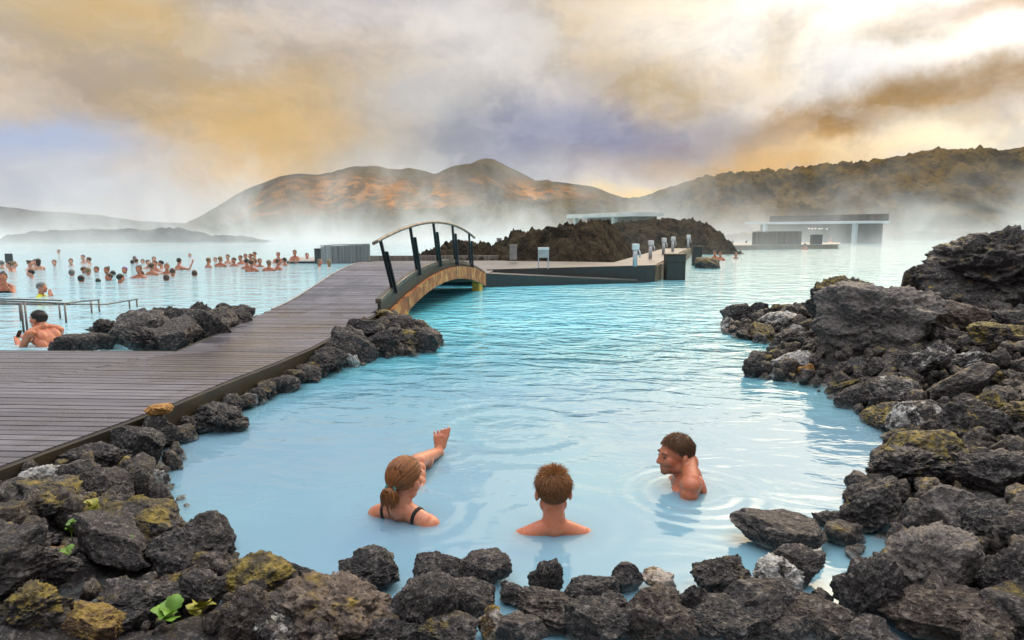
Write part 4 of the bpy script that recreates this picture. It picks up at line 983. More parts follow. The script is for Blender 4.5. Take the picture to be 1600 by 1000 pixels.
# ------------------------------------------------------------------ green plants between the rocks
LEAF = simple('fresh_leaf', (.13, .27, .02), .45, .5, .4, 9); LEAF.node_tree.nodes['Principled BSDF'].inputs['Subsurface Weight'].default_value = .15
LEAFY = simple('yellow_leaf', (.30, .29, .03), .45, .5, .4, 9)
def leaf_mesh(rnd, L, W):
    b = bmesh.new(); N = 9; rows = []
    for i in range(N):
        u = i/(N-1); w = W*(math.sin(math.pi*min(1, u*1.02+.03))**.7)*(1-.15*math.sin(u*19)) ; z = .25*L*math.sin(u*2.2)
        rows.append([b.verts.new((s*w, u*L, z+abs(s)*w*.35*(1 if rnd > .5 else -.4)+.0)) for s in (-1, -.5, 0, .5, 1)])
    for i in range(N-1):
        for j in range(4):
            f = b.faces.new([rows[i][j], rows[i][j+1], rows[i+1][j+1], rows[i+1][j]]); f.smooth = True
    return b
def plant(px, row, n, L, lab, m, lift=.10):
    g = B(px, row); r = thing('green_plant', lab, 'plant', (g.x, g.y, g.z+lift), 0)
    for i in range(n):
        o = obj('leaf', leaf_mesh(rr.random(), L*rr.uniform(.7, 1.1), L*.42), m, r)
        a = rr.uniform(0, 6.28); o.rotation_euler = (rr.uniform(.0, .7), rr.uniform(-.3, .3), a); o.location = (0, 0, rr.uniform(.01, .05))
        b = bmesh.new(); tube(b, [(0, 0, -.05), (0, 0, .02)], .0022, 5); obj('stem', b, m, r)
plant(150, 846, 7, 0.0465, 'yellow green leaves sprouting between left bank rocks near the moss patch', LEAFY, .13)
plant(116, 880, 9, 0.031, 'small leafy sprig in a gap of the left bank rocks', LEAF, .13)
plant(112, 925, 4, 0.0465, 'bright green broad leaf beside the tan ochre stone', LEAF, .13)
plant(205, 905, 5, 0.0372, 'bright green leaves on the rock below the moss patch', LEAF, .13)
plant(272, 1002, 7, 0.0682, 'bright green broad leaves at the bottom left edge', LEAF, .08)
plant(318, 996, 6, 0.062, 'yellow green leaves right of the bright ones at the bottom edge', LEAFY, .08)
# ------------------------------------------------------------------ people
from mathutils.bvhtree import BVHTree
def skin_mat():
    m, t, b = newmat('skin')
    oi = nd(t, 'ShaderNodeObjectInfo'); tc = nd(t, 'ShaderNodeTexCoord').outputs['Object']
    n = noi(t, tc, 13, 5, .65)
    c = mix(t, sstep(t, n, .36, .66), oi.outputs['Color'], mix(t, .45, oi.outputs['Color'], (.60, .14, .07)))
    c = mix(t, sstep(t, noi(t, tc, 46, 4, .7), .48, .70, 0, .4), c, (.34, .095, .045))
    lk(t, sstep(t, noi(t, tc, 22, 4, .6), .35, .65, .22, .50), b.inputs['Roughness'])
    lk(t, c, b.inputs['Base Color']); b.inputs['Roughness'].default_value = .42; b.inputs['Specular IOR Level'].default_value = .5
    b.inputs['Subsurface Weight'].default_value = .12; b.inputs['Subsurface Radius'].default_value = (1, .35, .2); b.inputs['Subsurface Scale'].default_value = .012
    lk(t, nd(t, 'ShaderNodeBump', {'Height': noi(t, tc, 160, 3, .6), 'Strength': .15, 'Distance': .002}).outputs[0], b.inputs['Normal'])
    return m
SKIN = skin_mat()
def hair_mat(name, c1, c2):
    m, t, b = newmat(name)
    at = nd(t, 'ShaderNodeAttribute', attribute_name='tone').outputs['Fac']
    tc = nd(t, 'ShaderNodeTexCoord').outputs['Object']
    n = noi(t, vm(t, 'MULTIPLY', tc, (120, 120, 25)), 1, 4, .6)
    f = mth(t, 'ADD', mth(t, 'MULTIPLY', at, .6), mth(t, 'MULTIPLY', n, .4))
    lk(t, mix(t, f, c1, c2), b.inputs['Base Color']); b.inputs['Roughness'].default_value = .38
    lk(t, nd(t, 'ShaderNodeBump', {'Height': n, 'Strength': .6, 'Distance': .004}).outputs[0], b.inputs['Normal'])
    return m
HAIR = [hair_mat('dark_hair', (.010, .007, .005), (.040, .024, .015)), hair_mat('brown_hair', (.045, .022, .010), (.14, .07, .03)), hair_mat('fair_hair', (.16, .10, .045), (.34, .23, .11)), hair_mat('grey_hair', (.10, .095, .09), (.24, .23, .22))]
GOLDBROWN = hair_mat('golden_brown_hair', (.045, .014, .004), (.50, .18, .04)); BOYHAIR = hair_mat('sandy_brown_hair', (.042, .015, .005), (.50, .20, .05)); MANHAIR = hair_mat('short_brown_hair', (.018, .009, .005), (.26, .11, .032))
SWIM = simple('black_swimsuit', (.012, .012, .014), .6, .3, .3, 20)
def ell(b, c, r, rot=None, seg=14):
    Mx = Matrix.Translation(c) @ (Euler(rot).to_matrix().to_4x4() if rot else Matrix.Identity(4)) @ Matrix.Diagonal((*r, 1))
    if isinstance(b, Soup): b.ball(Mx)
    else: bmesh.ops.create_uvsphere(b, u_segments=seg, v_segments=max(8, seg*2//3), radius=1, matrix=Mx)
def cap(b, p0, p1, r0, r1, n=7):
    p0, p1 = Vector(p0), Vector(p1)
    for i in range(n+1):
        u = i/n; ell(b, p0.lerp(p1, u), (r0+(r1-r0)*u,)*3, None, 10)
def remesh(b, voxel, it=4, name='person'):
    me = bpy.data.meshes.new(name); me.from_pydata(np.concatenate(b.V).tolist(), [], b.F); me.update()
    o = bpy.data.objects.new(name, me); COL.objects.link(o)
    md = o.modifiers.new('r', 'REMESH'); md.mode = 'VOXEL'; md.voxel_size = voxel; md.use_smooth_shade = True
    s = o.modifiers.new('s', 'SMOOTH'); s.iterations = it; s.factor = .5
    dg = bpy.context.evaluated_depsgraph_get(); out = bpy.data.meshes.new_from_object(o.evaluated_get(dg))
    bpy.data.objects.remove(o); bpy.data.meshes.remove(me); smooth(out); return out
def head_prims(b, T, detail=True, stub=False):
    L = []
    L.append(((0, -.014, -.085), (.077, .098, .085), None)); L.append(((0, .025, -.140), (.060, .070, .080), None)); L.append(((0, .030, -.175), (.046, .056, .050), None))
    L.append(((0, .070, -.205), (.024, .020, .020), None))
    for s in (-1, 1):
        L.append(((s*.083, -.016, -.126), (.012, .021, .033), (0.25, 0, s*-.35))); L.append(((s*.034, .060, -.135), (.030, .030, .030), None)); L.append(((s*.052, -.0, -.178), (.018, .034, .03), None))
    for c, r, rot in L:
        Mx = T @ Matrix.Translation(c) @ (Euler(rot).to_matrix().to_4x4() if rot else Matrix.Identity(4)) @ Matrix.Diagonal((*r, 1))
        b.ball(Mx)
    cap(b, T @ Vector((-.034, .077, -.092)), T @ Vector((.034, .077, -.092)), .013, .013, 6)
    cap(b, T @ Vector((0, .090, -.100)), T @ Vector((0, .108, -.143)), .009, .0135, 6)
    for s in (-1, 1): cap(b, T @ Vector((s*.010, .098, -.146)), T @ Vector((s*.013, .094, -.146)), .009, .009, 2)
    cap(b, T @ Vector((-.020, .084, -.174)), T @ Vector((.020, .084, -.174)), .007, .007, 5); cap(b, T @ Vector((-.016, .084, -.186)), T @ Vector((.016, .084, -.186)), .008, .008, 5)
def hand(b, w, d, up, s=1.0, curl=.5):
    """palm and five bent fingers at wrist w, pointing along d"""
    w, d, up = Vector(w), Vector(d).normalized(), Vector(up); side = d.cross(up).normalized(); up = side.cross(d)
    for k in (-1, 0, 1): cap(b, w+d*.01*s+side*k*.02*s, w+d*.085*s+side*k*.026*s, .017*s, .014*s, 5)
    for k, L in ((-1.5, .060), (-.5, .078), (.5, .082), (1.5, .070)):
        p = w+d*.088*s+side*k*.019*s; q = p+(d*math.cos(curl*.5)-up*math.sin(curl*.5))*L*.5*s; r = q+(d*math.cos(curl*1.3)-up*math.sin(curl*1.3))*L*.5*s
        cap(b, p, q, .0098*s, .009*s, 4); cap(b, q, r, .009*s, .0075*s, 4)
    p = w+d*.03*s+side*.034*s; q = p+(d*.6+side*.6-up*.3)*.045*s; r = q+(d*.9-up*.3)*.035*s
    cap(b, p, q, .012*s, .0105*s, 4); cap(b, q, r, .0105*s, .0085*s, 4)
def body_prims(b, arms, tilt=0.0, hunch=(0, 0, 0), w=1.0, female=False):
    nb = Vector((0, -.03, -.29)); R = Matrix.Translation(nb) @ Matrix.Rotation(-tilt, 4, 'X') @ Matrix.Translation(-nb); H = Matrix.Translation(hunch) @ R
    def E(c, r, rot=None):
        Mx = H @ Matrix.Translation((c[0]*w, c[1], c[2])) @ (Euler(rot).to_matrix().to_4x4() if rot else Matrix.Identity(4)) @ Matrix.Diagonal((r[0]*w, r[1], r[2], 1))
        b.ball(Mx)
    def Cc(p0, p1, r0, r1, n=7): cap(b, H @ Vector(p0), H @ Vector(p1), r0, r1, n)
    cap(b, (0, -.022, -.16), H @ Vector((0, -.035, -.30)), .052, .062, 8)
    E((0, -.005, -.50), (.160, .100, .19)); E((0, 0, -.72), (.135, .092, .20)); E((0, -.005, -.90), (.160, .108, .13))
    for s in (-1, 1):
        Cc((0, -.035, -.285), (s*.15*w, -.03, -.345), .050, .048); E((s*.155, -.02, -.365), (.062, .062, .06)); E((s*.075, -.078, -.44), (.058, .028, .085), (0, 0, 0)); E((s*.075, .062, -.45), (.072, .04, .06))
        E((s*.10, -.02, -.56), (.055, .075, .12))
        if female: E((s*.072, .095, -.50), (.058, .045, .055))
        Cc((s*.085*w, 0, -.95), (s*.09*w, .05, -1.20), .082, .060)
    for s, (el_, wr, hd) in zip((-1, 1), arms):
        sh = H @ Vector((s*.178*w, -.018, -.365)); el_, wr = Vector(el_), Vector(wr)
        cap(b, sh, el_, .052, .040, 9); cap(b, el_, wr, .040, .027, 9); hand(b, wr, Vector(hd), Vector((0, -1, .2)) if abs(Vector(hd).normalized().y) < .8 else Vector((0, 0, 1)))
    return H
DOWN = (((-.24, .02, -.62), (-.20, .16, -.84), (.1, .4, -1)), ((.24, .02, -.62), (.20, .16, -.84), (-.1, .4, -1)))
WIDE = (((-.40, .05, -.46), (-.50, .24, -.46), (-.2, 1, 0)), ((.40, .05, -.46), (.50, .24, -.46), (.2, 1, 0)))
FACE = (((-.20, .20, -.52), (-.06, .17, -.30), (.2, -.25, 1)), ((.20, .20, -.52), (.06, .17, -.30), (-.2, -.25, 1)))
RAISE = (((-.24, .02, -.62), (-.20, .16, -.84), (.1, .4, -1)), ((.38, .12, -.42), (.44, .22, -.18), (0, .2, 1)))
HOLD = (((-.26, .16, -.60), (-.12, .36, -.52), (.3, .6, .6)), ((.24, .14, -.60), (.06, .38, -.54), (-.3, .6, .5)))
CROSS = (((-.24, .10, -.58), (-.02, .18, -.54), (1, .2, .1)), ((.24, .10, -.58), (.02, .2, -.50), (-1, .2, .1)))
def headT(yaw=0.0, pitch=0.0, roll=0.0, off=(0, 0, 0)):
    c = Vector((0, -.02, -.18)); return Matrix.Translation(off) @ Matrix.Translation(c) @ Euler((pitch, roll, yaw)).to_matrix().to_4x4() @ Matrix.Translation(-c)
HC, HR = Vector((0, -.014, -.085)), Vector((.0835, .104, .0925))
def keep_short(d):
    thr = np.interp(d.y, [-1, -.55, -.15, .25, .6, .85, 1], [-.95, -.92, -.55, -.10, .32, .55, .62]); return d.z > thr
def hairline(d, amt=.06): return keep_short(Vector((d.x, d.y, d.z+amt*noise.noise(d*9))))
def hair_cap(T, keep, puff=1.0, seg=40, amp=.004, T2=None):
    b = bmesh.new(); bmesh.ops.create_uvsphere(b, u_segments=seg, v_segments=seg*2//3, radius=1)
    bmesh.ops.delete(b, geom=[f for f in b.faces if not keep(f.calc_center_median().normalized())], context='FACES')
    for v in b.verts:
        d = v.co.normalized(); p = Vector((d.x*HR.x, d.y*HR.y, d.z*HR.z))
        if d.y < 0 and d.z < -.3: p *= (1 - .10*(-.3-d.z))
        p = p*(puff + amp*12*noise.noise(d*7)) + HC; v.co = T @ p
    me = bpy.data.meshes.new('hair')
    bmesh.ops.solidify(b, geom=b.faces[:], thickness=-.012) if False else None
    b.to_mesh(me); b.free(); smooth(me); return me
def strands(paths, name='hair'):
    """paths: list of (points, root radius, tone); thin three-sided tapering strands in one mesh"""
    V, F, Tn = [], [], []
    for pts, r, tone in paths:
        n = len(pts); k = len(V)
        for i, p in enumerate(pts):
            d = (pts[min(i+1, n-1)]-pts[max(i-1, 0)]).normalized(); s = d.orthogonal().normalized(); u = d.cross(s); rr_ = r*(1-.8*(i/(n-1))**2)
            for a in range(3): V.append(p+(s*math.cos(2.094*a)+u*math.sin(2.094*a))*rr_); Tn.append(tone)
        for i in range(n-1):
            for a in range(3): c = (a+1) % 3; F.append((k+3*i+a, k+3*i+c, k+3*i+3+c, k+3*i+3+a))
    me = mesh(name, V, F, True); a = me.attributes.new('tone', 'FLOAT', 'POINT'); a.data.foreach_set('value', Tn); return me
def join(meshes, mats, name):
    b = bmesh.new(); 
    for me in meshes: b.from_mesh(me)
    out = bpy.data.meshes.new(name); b.to_mesh(out); b.free(); smooth(out)
    for m in mats: out.materials.append(m)
    return out
def short_hair(T, n, rnd, length, lift, m, comb_=(0, .3, -.2), puff=1.0):
    paths = []
    while len(paths) < n:
        d = Vector((rnd.gauss(0, 1), rnd.gauss(0, 1), rnd.gauss(0, 1))).normalized()
        if not hairline(d, .09): continue
        p = Vector((d.x*HR.x, d.y*HR.y, d.z*HR.z))*.985*puff
        if d.y < 0 and d.z < -.3: p *= (1 - .10*(-.3-d.z))
        p += HC
        L = length*rnd.uniform(.6, 1.3)*(1.0 if d.z > .25 else .55 if d.z > -.3 else .35)
        dn = Vector((0, -.15 if d.z > .6 else 0, -1)); dn = (dn-d*dn.dot(d))
        dirn = (d*lift*(1.25 if d.z > .7 else .7) + dn*(.9 if d.z < .75 else .1) + Vector(comb_)*(.8 if d.z > .5 else .0) + Vector((rnd.gauss(0, .22), rnd.gauss(0, .22), rnd.gauss(0, .18)))).normalized()
        pts = [T @ p, T @ (p+dirn*L*.5), T @ (p+dirn*L+dn*L*.25)]
        paths.append((pts, rnd.uniform(.0007, .0016), min(1, max(0, rnd.gauss(.35, .25)+(.25 if d.z > .55 else 0)))))  # lighter tone on the crown: golden rim light put into the strands
    capm = hair_cap(T, hairline, .985*puff, 40, .0012)
    return join([capm, strands(paths)], [m], 'hair')
EYEW = simple('eye_white', (.13, .10, .085), .25, .5, .1, 50); EYED = simple('eye_dark', (.02, .015, .01), .2, .5, .1, 50)
def face_parts(T, root, hm_, lip=(.42, .13, .10)):
    for s in (-1, 1):
        b = bmesh.new(); ell(b, T @ Vector((s*.032, .0795, -.113)), (.0100, .0100, .0062)); e_ = obj('eye', b, EYEW, root)
        b = bmesh.new(); ell(b, T @ Vector((s*.032, .0875, -.113)), (.0060, .0040, .0050)); obj('iris', b, EYED, e_)
        b = bmesh.new(); tube(b, [T @ Vector((s*.014, .0925, -.091)), T @ Vector((s*.032, .0925, -.086)), T @ Vector((s*.052, .0775, -.092))], [.0035, .0042, .002], 6); obj('eyebrow', b, hm_, root)
    b = bmesh.new(); ell(b, T @ Vector((0, .0885, -.180)), (.021, .0055, .0045)); obj('mouth', b, simple('lips', lip, .4), root)
def person(label, loc, rz, group=None): return thing('person', label, 'person', loc, rz, group)
def body_obj(root, me, col):
    o = obj('body', me, SKIN, root); o.color = (*col, 1); return o
# ---- the boy in the middle, seen from behind
rnd = random.Random(3)
g = P(865, 826); cr = D(865, 734, g.y)
boy = person('boy with tousled sandy brown hair seen from behind, water up to his shoulders', cr, .04)
T = headT(.02, -.10)
b = Soup(); head_prims(b, T); body_prims(b, DOWN, 0, (0, 0, .012), .92)
body_obj(boy, remesh(b, .006, 6), (.55, .20, .10)); obj('hair', short_hair(T, 4500, rnd, .030, .42, BOYHAIR), None, boy); face_parts(T, boy, BOYHAIR)
# ---- the man on the right in profile
cr = D(1060, 679, 3.9)
man = person('man with short brown hair in profile facing left, one bare shoulder above water', cr, math.radians(82))
T = headT(math.radians(22), -.04, 0, (0, .012, 0))
b = Soup(); head_prims(b, T); body_prims(b, DOWN, .22, (0, -.02, .135), 1.08)
man.scale = (1.04, 1.04, 1.04); body_obj(man, remesh(b, .006, 5), (.48, .165, .078)); obj('hair', short_hair(T, 4500, rnd, .017, .12, MANHAIR, (0, .35, -.1), .985), None, man); face_parts(T, man, MANHAIR)
# stubble: short strands on jaw and chin
paths = []
while len(paths) < 900:
    x, z = rnd.uniform(-.075, .075), rnd.uniform(-.222, -.160)
    p = Vector((x, .115-abs(x)*.9, z)); paths.append(p)
bv = BVHTree.FromPolygons([v.co for v in man.children[0].data.vertices], [p.vertices for p in man.children[0].data.polygons])
sp = []
for p in paths:
    h = bv.find_nearest(T @ p)
    if h[0] is not None and (T.inverted() @ h[0]).z < -.155 and abs((T.inverted() @ h[0]).z+.18) > .010: sp.append(([h[0], h[0]+h[1]*.001, h[0]+h[1]*.0022+Vector((0, 0, -.002))], .0006, .6))
obj('stubble', join([strands(sp)], [HAIR[1]], 'stubble'), None, man)
# ---- the woman at left with her foot out of the water
g = P(632, 806); cr = D(631, 715, g.y)
wom = person('woman with golden brown hair tied at the nape, one foot raised out of the water', cr, math.radians(-24))
wi = (Matrix.Translation(cr) @ Matrix.Rotation(math.radians(-24), 4, 'Z')).inverted()
T = headT(math.radians(-4), -.02, .05)
b = Soup(); head_prims(b, T); body_prims(b, DOWN, .0, (0, 0, .03), .93, True)
hip, knee, ank = D(648, 800, 3.62), D(652, 722, 4.02), D(686, 706, 4.42)
hip.z = -.30
cap(b, wi @ hip, wi @ knee, .075, .052, 12); cap(b, wi @ knee, wi @ ank, .052, .033, 12)
mid = knee.lerp(ank, .38); ell(b, wi @ (mid+Vector((0, 0, -.02))), (.05, .05, .05))
heel = ank+Vector((0, .03, -.03)); ball = D(689, 682, 4.46); cap(b, wi @ ank, wi @ heel, .033, .032, 3)
cap(b, wi @ heel, wi @ ball, .032, .020, 6); side = Vector((1, .1, 0)).normalized(); up = (ball-heel).normalized()
for k in (-1.4, -.5, .5, 1.4): cap(b, wi @ (heel.lerp(ball, .45)+side*k*.015), wi @ (ball+side*k*.027), .020, .015, 5)
for k, L, r in ((-2, .022, .0085), (-1, .028, .009), (0, .033, .0095), (1, .038, .010), (2.1, .042, .0135)): cap(b, wi @ (ball+side*k*.021), wi @ (ball+side*k*.0235+up*(L+.008)+Vector((0, .006, 0))), r*.98, r*.9, 5)
me = remesh(b, .0045, 3); wb_ = body_obj(wom, me, (.60, .25, .135))
bvw = BVHTree.FromPolygons([v.co for v in me.vertices], [p.vertices for p in me.polygons])
knot = HC + Vector((0, -.112, -.035)); paths = []
keepw = lambda d: d.z > np.interp(d.y, [-1, -.5, -.1, .3, .6, 1], [-.7, -.62, -.35, 0.0, .35, .6])
kd = Vector((0, -.94, -.34)).normalized()
while len(paths) < 3000:
    d = Vector((rnd.gauss(0, 1), rnd.gauss(0, 1), rnd.gauss(0, 1))).normalized()
    if not keepw(d) or d.angle(kd) < .2: continue
    ang = d.angle(kd); off_ = rnd.uniform(1.0, 1.045); pts = []
    for i in range(9):
        u = i/8; q = d.slerp(kd, u) if ang > .01 else d; q = q.normalized()
        pts.append(T @ (HC + Vector((q.x*HR.x, q.y*HR.y, q.z*HR.z))*(off_+.05*math.sin(math.pi*u)*.4+.12*u**6)))
    paths.append((pts, rnd.uniform(.0009, .0020), min(1, max(0, rnd.gauss(.38, .32)))))
kc = T @ (HC + Vector((kd.x*HR.x, kd.y*HR.y, kd.z*HR.z))*1.10)
for i in range(420):
    a = rnd.uniform(0, 6.28); rad = rnd.uniform(.0, .026); u0 = kc + Vector((math.cos(a)*rad*.8, math.sin(a)*rad*.4, -.008))
    sw = rnd.uniform(.6, 1.2); pts = [kc+(u0-kc)*.5]
    for j in range(1, 7): uu = j/6; pts.append(kc + Vector((math.cos(a)*(rad+.026*math.sin(uu*2.6))*sw, -.012+math.sin(a)*(rad*.5+.014*math.sin(uu*2.6)), -.105*uu*sw*(.75+.25*abs(math.sin(a))))))
    paths.append((pts, rnd.uniform(.0016, .0028), min(1, max(0, rnd.gauss(.35, .3)))))
for x0 in (-.030, -.024, -.034): # wet wisps down the neck
    paths.append(([kc+Vector((x0*.6, 0, -.02)), kc+Vector((x0, .004, -.08)), kc+Vector((x0*.95, .012, -.13)), kc+Vector((x0*.4, .008, -.17))], .0032, .1))
wh = obj('hair', join([hair_cap(T, keepw, 1.0, 40, .0005), strands(paths)], [GOLDBROWN], 'hair'), None, wom)
b = bmesh.new(); bmesh.ops.create_cone(b, segments=4, radius1=.001, radius2=.001, depth=.001); b.free()
b = bmesh.new(); n = 22
tube(b, [kc+Vector((math.cos(2*math.pi*i/n)*.027, -.004+math.sin(2*math.pi*i/n)*.010, -.010+math.sin(2*math.pi*i/n)*.020)) for i in range(n+1)], [.0075+.002*math.sin(i*2.2) for i in range(n+1)], 8)
obj('hair_tie', b, simple('teal_hair_tie', (.10, .25, .23), .7, .3, .3, 60), wom)
def strap(root, bvh, s, w, m):
    b = bmesh.new(); rows = []; hits = []
    for k in range(40):
        ph = math.radians(10 + 235*k/39); u = max(0, (k-16)/23)
        ctr = Vector((s*(.105-.075*u), -.01, -.36-.10*u)); dr = Vector((0, math.cos(ph), math.sin(ph)))
        h = bvh.ray_cast(ctr+dr*.4, -dr)
        if h[0] is not None and h[1].dot(dr) > 0: hits.append((h[0], h[1]))
    for i, (p, nrm) in enumerate(hits):
        dd = (hits[min(i+1, len(hits)-1)][0]-hits[max(i-1, 0)][0]).normalized(); sd_ = dd.cross(nrm).normalized()
        rows.append([b.verts.new(p+sd_*w*k+nrm*h) for k, h in ((-1, -.003), (-.9, .004), (0, .006), (.9, .004), (1, -.003))])
    for i in range(len(rows)-1):
        for j in range(4): f = b.faces.new([rows[i][j], rows[i][j+1], rows[i+1][j+1], rows[i+1][j]]); f.smooth = True
    return obj('strap', b, m, root)
for s in (-1, 1): strap(wom, bvw, s, .010, SWIM)
face_parts(T, wom, GOLDBROWN)
# ---- the man with bare back and phone in the left pool
g = P(72, 538); cr = D(61, 486, g.y)
pm = person('dark haired man with bare back leaning over his phone beside the boardwalk', cr, math.radians(66))
T = headT(math.radians(18), .05, 0, (0, .03, 0))
b = Soup(); head_prims(b, T); Hm = body_prims(b, (((-.25, .10, -.58), (-.13, .30, -.42), (.4, .7, .5)), ((.25, .12, -.55), (.05, .32, -.42), (-.3, .7, .5))), .62, (0, -.01, .085), 1.12)
body_obj(pm, remesh(b, .007, 5), (.50, .17, .08)); obj('hair', short_hair(T, 1500, rnd, .018, .3, HAIR[0], (0, .3, 0)), None, pm); face_parts(T, pm, HAIR[0])
ph = obj('phone', bevel((lambda b: (boxbm(b, -.036, .036, -.004, .004, -.07, .07), b)[1])(bmesh.new()), .003), simple('black_phone', (.012, .012, .014), .15, .5, .1, 9))
ph.matrix_world = Matrix.Translation(cr) @ Matrix.Rotation(math.radians(66), 4, 'Z') @ Matrix.Translation((-.05, .395, -.33)) @ Euler((.5, 0, .3)).to_matrix().to_4x4()
tag(ph, 'black phone held by the man leaning beside the boardwalk', 'phone')
# ---- smaller bathers: a few modelled figures, copied
def proto(arms, voxel=.013, yaw=0.0, pitch=0.0, tilt=0.0, w=1.0, fem=False, hunch=(0, 0, 0)):
    T = headT(yaw, pitch); b = Soup(); head_prims(b, T); body_prims(b, arms, tilt, hunch, w, fem); return remesh(b, voxel, 3), T
def hair_far(T, style):
    me = hair_cap(T, keep_short, 1.03, 20, .002)
    if style == 1:
        b = bmesh.new(); b.from_mesh(me); ell(b, T @ Vector((0, -.10, -.02)), (.045, .042, .042)); b.to_mesh(me); b.free(); smooth(me)
    if style == 2:
        b = bmesh.new(); b.from_mesh(me); ell(b, T @ Vector((0, -.075, -.17)), (.075, .045, .12)); b.to_mesh(me); b.free(); smooth(me)
    return me
PR = {}
for key, (arms, yaw, tilt, w, fem) in {'a': (DOWN, .3, .1, 1.05, False), 'b': (DOWN, -.5, .0, .92, True), 'w': (WIDE, .2, .0, 1.0, False), 'f': (FACE, 0, .0, .94, True), 'r': (RAISE, .4, .0, 1.05, False), 'h': (HOLD, 0, .2, 1.0, False), 'c': (CROSS, -.3, .1, 1.08, False)}.items():
    me, T = proto(arms, yaw=yaw, tilt=tilt, w=w, fem=fem); PR[key] = (me, [hair_far(T, s) for s in range(3)], T, w)
def torso_shell(w):
    b = Soup()
    for c, r in (((0, 0, -.52), (.172, .120, .12)), ((0, .0, -.72), (.145, .105, .22)), ((0, -.0, -.90), (.168, .116, .12))):
        b.ball(Matrix.Translation(c) @ Matrix.Diagonal((r[0]*w, r[1], r[2], 1)))
    for s in (-1, 1):
        cap(b, (s*.10*w, .09, -.46), (s*.105*w, .0, -.30), .016, .016, 8); cap(b, (s*.105*w, .0, -.30), (s*.06*w, -.10, -.45), .016, .016, 8); ell(b, (s*.072*w, .098, -.50), (.064, .052, .062))
    return remesh(b, .013, 3, 'swimsuit')
SHELL = torso_shell(.94)
def shirt_mesh():
    b = Soup()
    for c, r in (((0, -.005, -.50), (.178, .120, .19)), ((0, 0, -.72), (.155, .112, .20)), ((0, -.0, -.90), (.172, .120, .12))): b.ball(Matrix.Translation(c) @ Matrix.Diagonal((r[0]*.94, r[1], r[2], 1)))
    for s in (-1, 1):
        cap(b, (s*.045, -.035, -.30), (s*.15*.94, -.03, -.345), .056, .062); ell(b, (s*.155*.94, -.02, -.365), (.074, .074, .072)); cap(b, (s*.178*.94, -.018, -.365), Vector((s*.19, .10, -.45)), .068, .060)
        ell(b, (s*.075*.94, -.078, -.44), (.068, .038, .095))
    return remesh(b, .013, 3, 'shirt')
SHIRT = shirt_mesh()
YEL = simple('yellow_shirt', (.62, .60, .03), .6, .3, .2, 9); RED = simple('red_top', (.50, .04, .05), .6, .3, .2, 9)
SK = [(.50, .21, .12), (.42, .165, .09), (.60, .33, .23), (.30, .12, .065)]
CAPM = {'purple': simple('purple_cap', (.20, .08, .24), .6), 'grey': simple('grey_cap', (.13, .13, .14), .5)}
def bather(px, wl, crown, pose, yaw, hairc, style, label, skin=0, suit=None, group='bathers in the far pool', hat=None, sc=1.0):
    g = P(px, wl); cr = D(px, crown, g.y)
    r = person(label, cr, math.radians(yaw), group); r.scale = (sc, sc, sc)
    me, hs, T, w = PR[pose]
    o = obj('body', me, None, r); o.color = (*SK[skin % 4], 1)
    if not me.materials: me.materials.append(SKIN)
    h = obj('hair' if not hat else 'cap', hs[style].copy() if True else None, CAPM[hat] if hat else HAIR[hairc], r)
    if suit: s = obj('shirt', SHIRT.copy(), suit, r) if suit is YEL else obj('swimsuit', SHELL.copy(), suit, r)
    return r
BLK = SWIM
